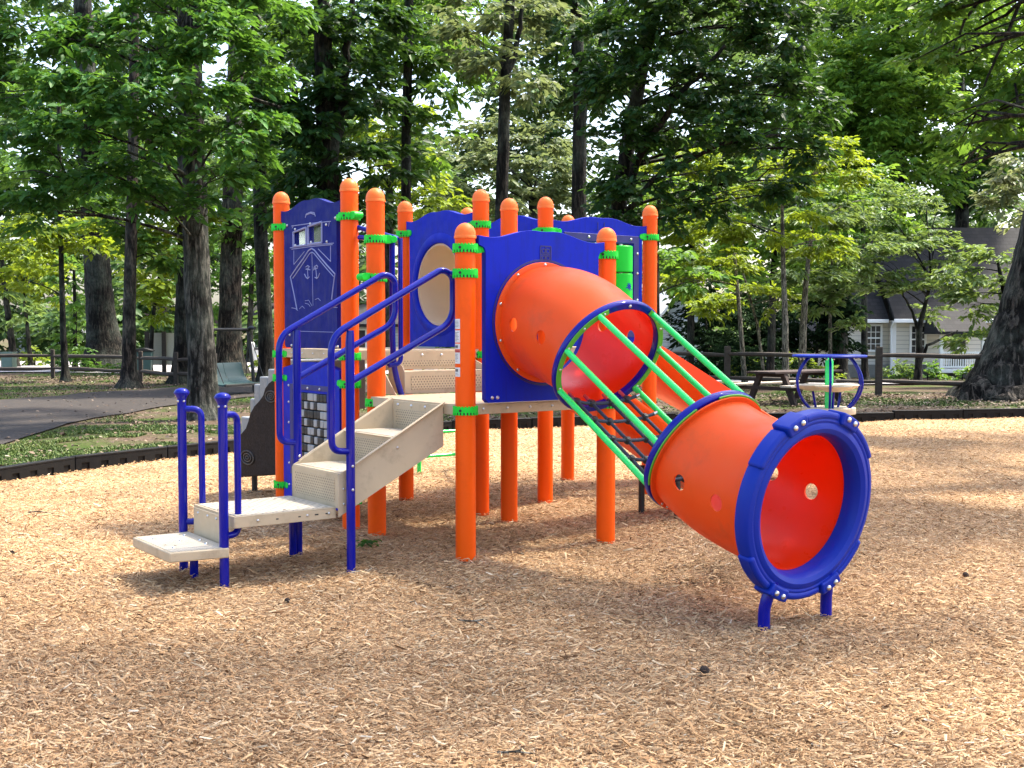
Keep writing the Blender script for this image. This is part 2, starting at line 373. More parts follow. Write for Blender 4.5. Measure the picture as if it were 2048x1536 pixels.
# ------------------------------------------------------------------ terrain
def smooth01(x): x = np.clip(x, 0, 1); return x*x*(3-2*x)
def terr(x, y):
    x = np.asarray(x, float); y = np.asarray(y, float)
    d = -.62 * smooth01((y - 27) / 24) * smooth01((x - 2) / 8)
    und = .018*np.sin(.9*x + .5)*np.sin(.7*y + 1.) + .010*np.sin(2.3*x + 1.3*y) + .006*np.sin(4.1*x - 3.3*y + 1)
    def g_(cx, cy, r, a): return a*np.exp(-((x-cx)**2+(y-cy)**2)/(2*r*r))
    for (u_, v_) in ((-2.615,0),(-1.488,0),(-1.112,0),(0,0),(-2.615,1.14),(-1.485,1.14),(-1.112,1.14),(0,1.14),(-1.61,1.868),(-2.75,3.022),(-.108,-.745),(-.225,-1.487),(2.14,.34),(2.14,.81)):
        p_ = E0 + u_*U + v_*V; und = und + g_(p_[0], p_[1], .085, .016)
    return d + und + g_(1.85, 5.75, .42, -.035) + g_(2.35, 5.1, .5, .02) + g_(-2.3, 6.5, .45, -.02) + g_(1.2, 9.4, .5, -.02)
def sheet(name, xs, ys, mt, dz=0., fn=None):
    X, Y = np.meshgrid(xs, ys); Z = terr(X, Y) + dz
    v = np.stack([X, Y, Z], -1).reshape(-1, 3); nx, ny = len(xs), len(ys)
    i = np.arange(nx*ny).reshape(ny, nx)
    q = np.stack([i[:-1, :-1], i[:-1, 1:], i[1:, 1:], i[1:, :-1]], -1).reshape(-1, 4)
    return np_mesh(name, v, q, mt, smooth=True)
xs = np.concatenate([np.linspace(-400, -42, 8), np.linspace(-40, 40, 161), np.linspace(42, 400, 8)])
ys = np.concatenate([np.linspace(-60, -12, 5), np.linspace(-10, 62, 145), np.linspace(66, 600, 12)])
g = sheet('ground', xs, ys, M['ground'], -.01); tag(g, kind='structure')

BORDER = [(-9,-7),(-7.2,2),(-5.9,6.5),(-5.35,8.6),(-5.1,9.9),(-4.87,11.1),(-4.59,11.97),(-4.15,12.75),(-3.39,13.75),(-2.3,15.5),(-.97,16.9),(.25,17.3),(2.46,18.25),(3.98,18.5),(5.35,18.75),(8.42,19.35),(12.5,19.6),(15,14),(15,-7)]
bp = [np.array(p, float) for p in BORDER]
def walk(ps, step):
    seg = [np.linalg.norm(b_-a) for a, b_ in zip(ps[:-1], ps[1:])]; L = sum(seg); n = int(L/step); out = []
    for k in range(n+1):
        s = k*step; i = 0
        while i < len(seg)-1 and s > seg[i]: s -= seg[i]; i += 1
        out.append(ps[i] + (ps[i+1]-ps[i])*min(1, s/seg[i]))
    return out
loop = walk(bp + [bp[0]], .45)
ctr = np.array([1., 7.]); rows = np.linspace(0, 1, 60)[1:]
vv = [(ctr[0], ctr[1], float(terr(*ctr))+.012)]; n = len(loop)
for r in rows:
    for p in loop:
        q = ctr + (p-ctr)*r; vv.append((q[0], q[1], float(terr(*q)) + .012))
qq = [(1+i*n+k, 1+i*n+(k+1) % n, 1+(i+1)*n+(k+1) % n, 1+(i+1)*n+k) for i in range(len(rows)-1) for k in range(n)]
tt = [(0, 1+k, 1+(k+1) % n) for k in range(n)]
mu = np_mesh('playground_mulch', vv, qq, M['mulch'], smooth=True, tris=tt); tag(mu, kind='structure')
def inside_border(P):
    x, y = P[:, 0], P[:, 1]; c = np.zeros(len(P), bool); m_ = len(bp)
    for i in range(m_):
        a, b_ = bp[i], bp[(i+1) % m_]
        if a[1] == b_[1]: continue
        k = ((a[1] > y) != (b_[1] > y)) & (x < (b_[0]-a[0])*(y-a[1])/(b_[1]-a[1]) + a[0]); c ^= k
    return c

# loose wood chips: thin ridged slivers, denser where the ground is nearer
def chips(N, dmin, dmax, power, half):
    t = RNG.random(N); e = 2 - power
    d = (dmin**e + t*(dmax**e - dmin**e))**(1/e)
    x = (RNG.random(N)*2-1) * half * (d + .6); P = np.stack([x, d], 1)
    P = P[inside_border(P)]; N = len(P)
    L = np.clip(RNG.lognormal(math.log(.0185), .48, N), .006, .075); Wd = L*RNG.uniform(.10, .26, N); Wd = np.clip(Wd, .0020, .010); T = Wd*RNG.uniform(.25, .7, N)
    # neighbouring chips lie roughly alike, as raked
    a = RNG.random(N)*pi*2
    yawbias = .9*np.sin(P[:, 0]*.9 + 1) + .7*np.sin(P[:, 1]*1.1)
    a = np.where(RNG.random(N) < .45, yawbias*.5 + RNG.normal(0, .55, N), a)
    pitch = RNG.normal(0, .27, N); roll = RNG.normal(0, .5, N)
    ca, sa = np.cos(a), np.sin(a); cp, sp = np.cos(pitch), np.sin(pitch)
    dx = np.stack([ca*cp, sa*cp, sp], 1)
    s0 = np.stack([-sa, ca, np.zeros(N)], 1); up0 = np.cross(dx, s0)
    side = s0*np.cos(roll)[:, None] + up0*np.sin(roll)[:, None]; up = np.cross(dx, side)
    z = terr(P[:, 0], P[:, 1]) + .011 + np.abs(RNG.normal(0, .0095, N)) + np.abs(sp)*L*.3
    c = np.stack([P[:, 0], P[:, 1], z], 1)
    h = (L/2)[:, None]; w = (Wd/2)[:, None]; tk = T[:, None]; bow = (L*RNG.normal(0, .10, N))[:, None]
    k1 = RNG.uniform(.7, 1, N)[:, None]; k2 = RNG.uniform(.35, 1, N)[:, None]
    v = np.stack([c - dx*h - side*w*k1, c - dx*h + side*w*k1, c + dx*h + side*w*k2, c + dx*h - side*w*k2,
                  c - dx*h*.9 + up*tk, c + dx*h*.9 + up*tk + side*bow*.3], 1).reshape(-1, 3)
    i = (np.arange(N)*6)[:, None]
    q = np.concatenate([i + np.array([0, 3, 5, 4]), i + np.array([1, 4, 5, 2])])
    tr = np.concatenate([i + np.array([0, 4, 1]), i + np.array([2, 5, 3])])
    r = np.clip(RNG.beta(2.4, 1.9, N) + RNG.normal(0, .04, N), 0, 1)
    return v, q, tr, np.concatenate([r, r, r, r])
v_, q_, t_, r_ = chips(820000, 3.0, 19.6, 1.55, .56)
ch = np_mesh('wood_chips', v_, q_, M['chips'], rnd=r_, tris=t_); tag(ch, 'loose tan wood chips covering the playground floor', 'wood chips', kind='stuff')

# path and roads
def strip(name, L_, R_, mt, dz):
    n_ = 40
    def res(ps):
        ps = [np.array(p, float) for p in ps]; s = np.cumsum([0]+[np.linalg.norm(b_-a) for a, b_ in zip(ps[:-1], ps[1:])])
        t = np.linspace(0, s[-1], n_); return np.stack([np.interp(t, s, [p[k] for p in ps]) for k in (0, 1)], 1)
    a, b_ = res(L_), res(R_); m_ = 9
    P = np.stack([a + (b_-a)*k/(m_-1) for k in range(m_)], 1).reshape(-1, 2)
    v = np.column_stack([P, terr(P[:, 0], P[:, 1]) + dz]); i = np.arange(n_*m_).reshape(n_, m_)
    q = np.stack([i[:-1, :-1], i[:-1, 1:], i[1:, 1:], i[1:, :-1]], -1).reshape(-1, 4)
    o = np_mesh(name, v, q, mt, smooth=True); tag(o, kind='structure'); return o
strip('path', [(-22,18.5),(-13,22.6),(-10.5,24.2),(-10.0,27.4),(-8.8,30.0),(-6.2,31.6),(0,33)], [(-13,9),(-8.2,13.4),(-6.6,15.2),(-6.7,16.8),(-6.9,19.2),(-6.6,23.4),(-5.6,25.8),(0,30.5)], M['path'], .012)
strip('road', [(-90,41),(-30,40.5),(-8,40),(4,36.5),(14,35.5),(60,35)], [(-90,60),(-30,57),(-8,52),(4,42.5),(14,40.5),(60,40)], M['road'], .02)

# ------------------------------------------------------------------ border timbers
root_b = None
def make_timber():
    r = empty('border_timber')
    mb = MB().box(-.6, .6, .012, .085, -.12, .145); mb.box(-.602, .602, -.006, .0885, .14, .165); mb.box(-.602, .602, -.004, .02, -.12, -.02)
    for k in range(6):
        x = -.6 + 1.2*k/5; w = .075
        mb.box(max(x-w, -.6), min(x+w, .6), -.003, .016, -.03, .142)
    mb.box(-.598, .598, -.0025, .016, .085, .142)
    o = mb.build('body', M['timber'], r, bev=.006)
    cp = MB().lathe([(.0, .165), (.014, .165), (.014, .171), (.008, .175), (0, .175)], 10, (.52, .045, 0)); cp.build('stake_cap', M['black'], r)
    return r
proto = None; pts = walk(bp[3:17], 1.215)
for a, b_ in zip(pts[:-1], pts[1:]):
    t = make_timber() if proto is None else copy_tree(proto)
    if proto is None: proto = t
    c = (a+b_)/2; d = b_-a
    t.location = (c[0], c[1], float(terr(*c))); t.rotation_euler = (0, 0, atan2(d[1], d[0]))
    tag(t, 'black plastic border timber with square pockets edging the wood chips', 'border timber', 'black border timbers round the playground')

# ------------------------------------------------------------------ play structure (local axes: u, v, z)
PS = empty('play_structure', E0, TH, 'orange, blue and green playground structure with crawl tunnel, stairs and slides', 'play structure')
B = 1.14                      # deck side
bolt_me = None
def bolt(p, d, parent, s=1.):
    """one domed steel bolt head"""
    global bolt_me
    if bolt_me is None:
        t = MB().lathe([(.0125, -.004), (.0125, .001), (.011, .006), (.0065, .0095), (0, .0105)], 12).build('bolt', M['steel'], None)
        bolt_me = t.data; bpy.data.objects.remove(t)
    o = link('bolt', bolt_me, parent); o.location = p; o.scale = (s, s, s)
    o.rotation_mode = 'QUATERNION'; o.rotation_quaternion = Vector((0, 0, 1)).rotation_difference(Vector(d).normalized()); return o
def clamp(u, v, z, dirs, parent):
    mb = MB(); r = .079
    mb.lathe([(.0655, -.013), (r, -.013), (r, .019), (.0655, .019)], 32, (u, v, z), closed=True)
    for k in range(22):
        q = 2*pi*k/22; ax = np.array([cos(q), sin(q), 0]); ay = np.array([-sin(q), cos(q), 0])
        mb.obox(np.array([u, v, z-.021]) + ax*.0737, ax, ay, ZV, .0058, .0062, .0095)
        mb.obox(np.array([u, v, z+.0215]) + ax*.0735, ax, ay, ZV, .0048, .0055, .0045)
    for q in dirs:
        q = radians(q); ax = np.array([cos(q), sin(q), 0]); ay = np.array([-sin(q), cos(q), 0]); c = np.array([u, v, z])
        mb.obox(c + ax*.088, ax, ay, ZV, .018, .030, .0285)
        mb.obox(c + ax*.118, ax, ay, ZV, .016, .022, .021)
        mb.lathe([(.024, -.034), (.024, .034)], 16, c + ax*.122, ay)
    o = mb.build('clamp', M['green'], parent, bev=.0018, seg=1)
    k = MB().lathe([(.066, -.0265), (.0755, -.0265), (.0755, -.0125), (.066, -.0125)], 32, (u, v, z), closed=True).build('slot', M['black'], None); k.parent = o
    for q in (radians(-58),):
        ax = np.array([cos(q), sin(q), 0]); ay = np.array([-sin(q), cos(q), 0])
        k = MB().lathe([(.0, .0), (.009, .0), (.009, .0022), (.0, .0022)], 14, np.array([u, v, z]) + ax*.0785, ax)
        k = k.build('slot', M['black'], None); k.parent = o
    return o
POSTS = {'A': (-2.615, 0, 2.555), 'B': (-1.488, 0, 2.545), 'C': (-1.112, 0, 2.44), 'E': (0, 0, 2.12),
         'D': (-2.615, B, 2.555), 'F': (-1.485, B, 2.545), 'G': (-1.112, B, 2.445), 'J': (0, B+.003, 2.15),
         'H': (-1.61, 1.868, 2.548), 'K': (-2.75, 1.868, 2.555), 'I': (-1.61, 3.022, 2.55), 'L': (-2.75, 3.022, 2.555)}
CL = {'A': [(2.274,[0]),(1.275,[0]),(1.085,[0]),(.235,[0])], 'B': [(2.274,[180,0]),(1.275,[180]),(1.075,[180]),(.235,[180])],
      'C': [(2.09,[75]),(1.825,[-80]),(.962,[])], 'E': [(1.966,[88]),(1.812,[]),(.967,[])], 'D': [(2.276,[0]),(1.275,[0])],
      'F': [(2.276,[180]),(1.275,[])], 'G': [(.965,[])], 'J': [(1.966,[-92]),(.965,[])], 'H': [(2.27,[90,180]),(1.275,[])],
      'K': [(2.27,[0])], 'I': [(2.27,[-90]),(1.275,[])], 'L': [(2.27,[-90])]}
for k, (u, v, zt) in POSTS.items():
    gz = float(terr(*WL(u, v, 0)[:2]))
    p = MB().lathe([(.0635, gz-.12), (.0635, zt-.095)], 36, (u, v, 0)).build('post', M['orange_post'], PS)
    r = .0665
    prof = [(.0655, zt-.098), (r+.0025, zt-.096), (r+.0025, zt-.082), (r, zt-.079)] + [(r*cos(a), zt-.075 + .075*sin(a)) for a in np.linspace(0, pi/2, 10)]
    MB().lathe(prof, 36, (u, v, 0)).build('cap', M['orange_cap'], p, smooth=50)
    for z, dirs in CL[k]: clamp(u, v, z, dirs, p)
    if k == 'E':   # warning stickers round the left side of the front post
        q0 = atan2(-4.07, 6.08) - radians(57)
        def sticker(z0, z1, red=False, logo=False):
            w = .46; R = .0642; nseg = 8
            def patch(a0, a1, za, zb, rr):
                vs = [(u + rr*cos(q0+a), v + rr*sin(q0+a), z) for z in (za, zb) for a in np.linspace(a0, a1, nseg+1)]
                return vs, [(i, i+1, i+2+nseg, i+1+nseg) for i in range(nseg)]
            mb = MB(); mb.add(*patch(-w, w, z0, z1, R)); s_ = mb.build('warning_label', M['label_white'], p)
            ink = MB(); top = z1 - .012
            if red:
                rb = MB(); rb.add(*patch(-w*.97, w*.97, z1-.016, z1-.001, R+.0006)); rb.build('red_band', M['label_red'], s_); top = z1-.026
            if logo:
                ink.add(*patch(-w*.7, w*.45, z1-.026, z1-.010, R+.0006)); top = z1-.036
            zz = top
            while zz > z0+.01:
                ink.add(*patch(-w*.75, w*random.uniform(.1, .75), zz-.0022, zz, R+.0006)); zz -= .0085
            ink.build('text_lines', M['label_ink'], s_)
        for z0, z1, rd, lg in ((1.468,1.53,0,0),(1.385,1.46,0,0),(1.345,1.378,0,1),(1.255,1.34,1,0),(1.175,1.232,0,1)): sticker(z0, z1, rd, lg)

# decks: sheet steel with folded edges
def deck(u0, u1, v0, v1, z, name='deck'):
    mb = MB().box(u0, u1, v0, v1, z-.007, z)
    t = .006
    mb.box(u0, u0+t, v0, v1, z-.068, z-.006); mb.box(u1-t, u1, v0, v1, z-.068, z-.006); mb.box(u0+t, u1-t, v0, v0+t, z-.068, z-.006); mb.box(u0+t, u1-t, v1-t, v1, z-.068, z-.006)
    return mb.build(name, M['tan'], PS, bev=.004)
D1 = deck(-1.15, .0, -.058, B+.02, 1.003); D2 = deck(-2.60, -1.445, -.03, B+.03, 1.316); D3 = deck(-2.75, -1.60, 1.87, 3.02, 1.316)
for v in (.135, .32, .50, .68, .86): bolt((.0005, v, .968), (1, 0, 0), D1, .8)
for u in (-2.38, -2.2, -2.02, -1.84): bolt((u, -.0305, 1.285), (0, -1, 0), D2, .6)

def wave(a0, a1, z0, hump, n=22):
    """panel top: flat shoulders and a raised middle"""
    return [(a0 + (a1-a0)*t, z0 + hump*(.5 - .5*cos(2*pi*t))**1.1 - .012*sin(2*pi*2*t)*(1 if t < .5 else -1)) for t in np.linspace(0, 1, n)]
def ears(a0, a1, zb, zt, notch, hump):
    """outline with set-back corners so the clamps fit under the top shoulders"""
    return [(a0, zb+.02), (a0+.02, zb), (a1-.02, zb), (a1, zb+.02), (a1, notch-.03), (a1+.012, notch-.004), (a1+.052, notch+.012)] + wave(a1+.052, a0-.052, zt, hump) + [(a0-.052, notch+.012), (a0-.012, notch-.004), (a0, notch-.03)]

# tunnel panel between the two front posts
FU = lambda a, b_, t: (t, a, b_)      # plane u = const
FV = lambda a, b_, t: (a, t, b_)      # plane v = const
TC, TZ = B/2, 1.51
tp = MB().prism(ears(.118, 1.030, 1.008, 2.045, 1.975, .042), [circle(TC, TZ, .345, 64)], FU, .006, .052).build('tunnel_panel', M['blue_panel'], PS, bev=.012, seg=3)
MB().lathe([(.392, .0515), (.405, .0515), (.405, .056), (.392, .056)], 72, (0, TC, TZ), (1, 0, 0), closed=True).build('panel_groove', M['navy'], tp)
ic = MB(); iu = .053; cu, cz = .585, 2.0 - .055
for s_ in (-1, 1):
    ic.box(.051, .056, cu-.043, cu+.043, cz+s_*.053-.004, cz+s_*.053+.004); ic.box(.051, .056, cu+s_*.042-.004, cu+s_*.042+.004, cz-.05, cz+.05)
for a in (-1, 1):
    for c in (-1, 1): ic.lathe([(.010, 0), (.017, 0), (.017, .005), (.010, .005)], 14, (.051, cu+a*.018, cz+c*.022), (1, 0, 0), closed=True)
ic.box(.051, .056, cu-.004, cu+.004, cz-.045, cz+.045); ic.box(.051, .0555, cu-.036, cu+.036, cz-.003, cz+.003)
ic.build('emblem', M['navy'], tp)
for a in (.165, .205): bolt((.052, a, 1.04), (1, 0, 0), tp)
for a in (.93, .97): bolt((.052, a, 1.04), (1, 0, 0), tp)

# tunnel: axis helpers
def axis(t): return np.array([cos(t), 0, -sin(t)]), np.array([0, 1., 0]), np.array([sin(t), 0, cos(t)])
def tube_sweep(P0, t0, P1, t1, radf, n=26, seg=72, thick=.010):
    """moulded tube following a gentle bend; returns outer + inner shell as one closed skin"""
    L = np.linalg.norm(np.array(P1)-np.array(P0)) * .36
    a0, a1 = axis(t0)[0], axis(t1)[0]
    c = [np.array(P0), np.array(P0)+a0*L, np.array(P1)-a1*L, np.array(P1)]
    outer = []; inner = []; vs = []
    for i in range(n+1):
        s = i/n; w = (1-s)
        p = w**3*c[0] + 3*w*w*s*c[1] + 3*w*s*s*c[2] + s**3*c[3]
        d = 3*w*w*(c[1]-c[0]) + 6*w*s*(c[2]-c[1]) + 3*s*s*(c[3]-c[2]); t = atan2(-d[2], d[0]); _, e1, e2 = axis(t)
        for rr, lst in ((radf(s), outer), (radf(s)-thick, inner)):
            for k in range(seg):
                q = 2*pi*k/seg; lst.append(p + rr*(cos(q)*e1 + sin(q)*e2))
    N = (n+1)*seg; vs = outer + inner; fs = []
    for i in range(n):
        for k in range(seg):
            l = (k+1) % seg
            fs.append((i*seg+k, (i+1)*seg+k, (i+1)*seg+l, i*seg+l)); fs.append((N+i*seg+k, N+i*seg+l, N+(i+1)*seg+l, N+(i+1)*seg+k))
    for k in range(seg):
        l = (k+1) % seg; fs.append((k, l, N+l, N+k)); b_ = n*seg; fs.append((b_+k, N+b_+k, N+b_+l, b_+l))
    return vs, fs
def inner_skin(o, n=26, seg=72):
    o.data.materials.append(M['orange_inner_bounce'])
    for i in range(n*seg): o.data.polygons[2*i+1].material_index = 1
def punch(o, cutters):
    """cut round peep holes through a tube with boolean tools, then drop the tools"""
    for c in cutters:
        md = o.modifiers.new('hole', 'BOOLEAN'); md.operation = 'DIFFERENCE'; md.solver = 'EXACT'; md.object = c
    dg = bpy.context.evaluated_depsgraph_get(); me = bpy.data.meshes.new_from_object(o.evaluated_get(dg)); o.modifiers.clear(); old = o.data; o.data = me
    for c in cutters: bpy.data.objects.remove(c)
    me.polygons.foreach_set('use_smooth', [True]*len(me.polygons)); me.set_sharp_from_angle(angle=radians(40))
def peep(u, z, r=.043):
    return MB().lathe([(r, -1.2), (r, 1.2)], 28, (u, B/2, z), (0, 1, 0)).build('cutter', None, PS)
P1 = (.050, B/2, TZ); P2 = (.672, B/2, 1.307); T2 = .547
def rad1(s): return .352 + .016*sin(pi*min(1, s*1.1)) + (.006*max(0, (s-.85)/.15))
t1 = MB().add(*tube_sweep(P1, .0, P2, T2, rad1)).build('tunnel_section', M['orange_tube'], PS, smooth=40)
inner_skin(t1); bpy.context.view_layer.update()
punch(t1, [peep(.215, 1.495), peep(.49, 1.418)])
MB().lathe([(.345, .053), (.384, .053), (.386, .058), (.384, .066), (.362, .070), (.345, .070)], 72, (0, TC, TZ), (1, 0, 0), closed=True).build('flange', M['orange_tube'], t1, bev=.002)
for k in range(10):
    q = 2*pi*k/10 + pi/2; bolt((.067, TC + .368*cos(q), TZ + .368*sin(q)), (1, 0, 0), t1, .85)

def ring_frame(c, t):
    ax, e1, e2 = axis(t); c = np.array(c); return lambda r, q, h: c + ax*h + r*(cos(q)*e1 + sin(q)*e2)
C1 = np.array([.6845, B/2, 1.30]); C2 = np.array([1.4876, B/2, .8025])
def hoop(C, t, name):
    ax = axis(t)[0]
    o = MB().lathe([(.343, -.022), (.384, -.022), (.390, -.012), (.390, .012), (.384, .022), (.343, .022)], 80, C, ax, closed=True).build(name, M['blue_pipe'], PS, bev=.004)
    return o
h1 = hoop(C1, T2, 'hoop'); h2 = hoop(C2, T2, 'hoop')
AX2 = axis(T2)[0]
def arc_plate(C, t, q0, q1, r0, r1, h0, h1_, n=20):
    f = ring_frame(C, t); vs = []; fs = []
    for i in range(n+1):
        q = radians(q0 + (q1-q0)*i/n)
        for r, h in ((r0, h0), (r1, h0), (r1, h1_), (r0, h1_)): vs.append(f(r, q, h))
    for i in range(n):
        for k in range(4): l = (k+1) % 4; fs.append((i*4+k, i*4+l, i*4+4+l, i*4+4+k))
    fs.append((0, 1, 2, 3)); fs.append((n*4+3, n*4+2, n*4+1, n*4)); return vs, fs
f1 = ring_frame(C1, T2); f2 = ring_frame(C2, T2)
for q0, q1 in ((116, 218), (-38, 64)):
    p_ = MB().add(*arc_plate(C1, T2, q0, q1, .348, .383, .0235, .030)).build('arc_plate', M['green_plate'], h1, bev=.002)
    for q in np.linspace(q0+5, q1-5, 5): bolt(f1(.366, radians(q), .0305), AX2, p_, .7)
for q0, q1 in ((128, 208), (48, 106), (-28, 36)):
    p_ = MB().add(*arc_plate(C2, T2, q0, q1, .354, .389, .0235, .032)).build('arc_plate', M['green_plate'], h2, bev=.002)
    for q in np.linspace(q0+8, q1-8, 3): bolt(f2(.368, radians(q), .033), AX2, p_, .7)
bolt(f1(.366, radians(92), .0225), AX2, h1, .8)
LB = np.linalg.norm(C2-C1)
for q in (170, 126, 58, 10, -36, -144):
    q = radians(q); r = .0185 if abs(degrees(q)) < 150 and degrees(q) > -100 else .0205
    a = f1(.366, q, .026); e = f2(.366, q, -.02)
    MB().tube([a, e], .0185, 18).build('tunnel_bar', M['green_pipe'], PS)
# net of dark rope between the two lowest bars
net = empty('rope_net'); net.parent = PS
def netpt(s, w):   # s along, w -1..1 across, sagging
    q = radians(-90 + w*53); c = C1 + (C2-C1)*s; _, e1, e2 = axis(T2)
    return c + .366*(cos(q)*e1*1. + e2*(-.59)) - e2*.055*(1-w*w)
across = [.10, .30, .50, .70, .90]; along = [-.62, -.22, .22, .62]
for w in along:
    MB().tube([netpt(s, w) for s in np.linspace(.02, .98, 12)], .0105, 10).build('rope', M['rope'], net)
for s in across:
    MB().tube([netpt(s, w) for w in np.linspace(-1, 1, 14)], .0105, 10).build('rope', M['rope'], net)
    for w in along: 
        c = netpt(s, w); MB().lathe([(0, -.02), (.016, -.019), (.023, -.010), (.023, .010), (.016, .019), (0, .022)], 12, c, axis(T2)[2]).build('rope_joint', M['black'], net)
    for w in (-1, 1):
        c = netpt(s, w); e = netpt(s, w*.86)
        fr = MB().tube([c + (e-c)*.1, e], .0125, 12).build('ferrule', M['steel'], net)
        MB().lathe([(.0, -.022), (.014, -.02), (.014, .02), (0, .022)], 10, c + np.array([.03, 0, -.02])*1., AX2).build('clip', M['steel'], fr)
for w in along:
    for s, s2 in ((0.01, .07), (.93, .99)): MB().tube([netpt(s, w), netpt(s2, w)], .0115, 12).build('ferrule', M['steel'], net)

C3 = np.array([2.2, B/2, .592]); T3 = .13
P3 = C2 + AX2*.022; P4 = C3 - axis(T3)[0]*.03
def rad2(s): return .352 + .012*sin(pi*s) + .030*max(0, (s-.45)/.55)**2
t2 = MB().add(*tube_sweep(P3, T2, P4, T3, rad2)).build('tunnel_section', M['orange_tube'], PS, smooth=40)
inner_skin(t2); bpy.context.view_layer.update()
punch(t2, [peep(1.666, .674), peep(1.934, .600)])
MB().lathe([(.345, .0335), (.380, .0335), (.380, .043), (.345, .043)], 72, C2, AX2, closed=True).build('flange', M['orange_tube'], t2)
for k in range(8):
    q = radians(-90 + (k-3.5)*9); bolt(f2(.366, q, .0435), AX2, t2, .7)
# end ring: moulded collar with stepped lugs
AX3 = axis(T3)[0]; f3 = ring_frame(C3, T3)
mb = MB().lathe([(.352, -.055), (.44, -.055), (.462, -.045), (.468, -.02), (.468, .02), (.458, .038), (.432, .046), (.424, .040), (.416, .046), (.395, .050), (.372, .038), (.356, .012), (.350, -.02)], 96, C3, AX3, closed=True)
er = mb.build('end_ring', M['blue_ring'], PS, smooth=30, bev=.004)
def lug(qc, hw, r0, r1, h0, h1_, mt='blue_ring', bv=.012):
    o = MB().add(*arc_plate(C3, T3, qc-hw, qc+hw, r0, r1, h0, h1_, 12)).build('lug', M[mt], er, bev=bv, seg=3); return o
for qc in (65, 115, -65, -115):
    o = lug(qc, 8.5, .43, .494, -.05, .062)
    for d in (-3.4, 3.4): bolt(f3(.468, radians(qc+d), .063), AX3, o, 1.15)
for qc, hw in ((90, 16.2), (-90, 16.2), (138, 14), (42, 14), (-138, 14), (-42, 14)):
    lug(qc, hw, .44, .480, -.045, .048, bv=.016)
for v in (B/2-.235, B/2+.235):
    s_ = 1 if v > B/2 else -1
    gz = float(terr(*WL(2.15, v, 0)[:2]))
    MB().tube(fillet([(2.17, v - s_*.035, .235), (2.15, v-s_*.005, .13), (2.14, v, .08), (2.14, v, gz-.1)], .1), .030, 18).build('ring_leg', M['blue_pipe'], PS)

# ------------------------------------------------------------------ ship panel
def pxline(L_, v=-.034):   # points traced in the photograph's own panel plane
    return [onv(540 + x/4.267, 400 + y/4.267, v) for x, y in L_]
sp_out = ears(-2.505, -1.628, 1.325, 2.395, 2.30, .042)
wl = [(-2.335, 2.105), (-2.115, 2.105), (-2.115, 2.238), (-2.335, 2.215)]; wr = [(-2.085, 2.108), (-1.855, 2.108), (-1.855, 2.262), (-2.085, 2.242)]
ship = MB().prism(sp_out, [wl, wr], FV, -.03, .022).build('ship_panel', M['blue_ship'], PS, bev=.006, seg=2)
for w_ in (wl, wr):
    MB().prism(w_, [], FV, .0, .008).build('window', M['window_clear'], ship)
    fr = MB()
    for i in range(4):
        a, c = np.array(w_[i]), np.array(w_[(i+1) % 4]); fr.tube([(a[0], -.031, a[1]), (c[0], -.031, c[1])], .008, 8)
    fr.build('window_frame', M['line'], ship)
def line(L_, r=.0035):
    mb_ = MB()
    for l in L_: mb_.tube(pxline(l, -.030), r, 6)
    return mb_.build('engraved_line', M['line'], ship)
hull = [(232,938),(212,830),(176,655),(230,575),(285,500),(330,430),(356,413),(382,430),(430,490),(490,560),(556,632),(543,720),(528,850)]
line([hull], .0058)
line([[(195,668),(250,590),(300,515),(340,455),(358,445),(376,455),(420,510),(480,582),(545,655)]], .004)
line([[(358,450),(362,600),(368,900)]], .0025)
line([[(185,222),(345,200),(520,182)], [(172,408),(350,385),(546,368)], [(185,420),(350,397),(535,380)], [(205,550),(205,430)], [(205,550),(295,440)], [(518,525),(518,390)], [(518,525),(412,418)], [(190,240),(200,225)], [(508,190),(500,225)]], .0035)
line([[(302,150),(312,118),(345,104),(378,108),(388,140)], [(306,128),(345,112),(384,124)]], .004)
line([[(185,920),(215,925),(240,945)], [(250,930),(275,905),(295,925)], [(300,860),(330,855),(360,905)], [(300,880),(330,890),(345,912)], [(385,850),(410,838),(432,860)], [(540,915),(575,918)], [(190,1118),(540,1128)]], .0022)
line([[(326,665),(322,600),(330,570)], [(296,632),(308,658),(322,672),(338,655)], [(308,590),(345,596)], [(306,572),(322,560),(340,570),(330,590),(312,588)], [(400,665),(394,600),(384,562)], [(425,625),(414,655),(400,670),(384,660)], [(376,590),(408,580)], [(372,600),(380,570),(400,556),(410,572)]], .0042)
for x, y in ((147,217),(558,152),(215,250),(343,203),(480,210),(216,388),(350,360),(485,355),(185,1240),(556,1253),(577,1253),(170,1150),(594,1158)):
    p = onv(540 + x/4.267, 400 + y/4.267, -.033); bolt((p[0], -.0325, p[2]), (0, -1, 0), ship, .85)

# mosaic panel under the deck
mp_out = [(-2.545, .14), (-1.63, .14), (-1.60, .17), (-1.60, 1.16)] + [(-1.60 - .945*t, 1.165 + .055*sin(pi*t)) for t in np.linspace(0, 1, 14)] + [(-2.545, 1.16)]
u0, u1, z0, z1 = -2.345, -1.80, .40, .985
mos = MB().prism(mp_out, [[(u0, z0), (u1, z0), (u1, z1), (u0, z1)]], FV, -.03, .03).build('mosaic_panel', M['blue_panel'], PS, bev=.012, seg=2)
MB().prism([(u0-.07, z0-.06), (u1+.07, z0-.06), (u1+.07, z1+.06), (u0-.07, z1+.06)], [[(u0-.02, z0-.02), (u1+.02, z0-.02), (u1+.02, z1+.02), (u0-.02, z1+.02)]], FV, -.036, -.0285).build('trim_frame', M['navy'], mos, bev=.002)
MB().box(u0-.02, u1+.02, .012, .02, z0-.02, z1+.02).build('backing', M['black'], mos)
blk = {}
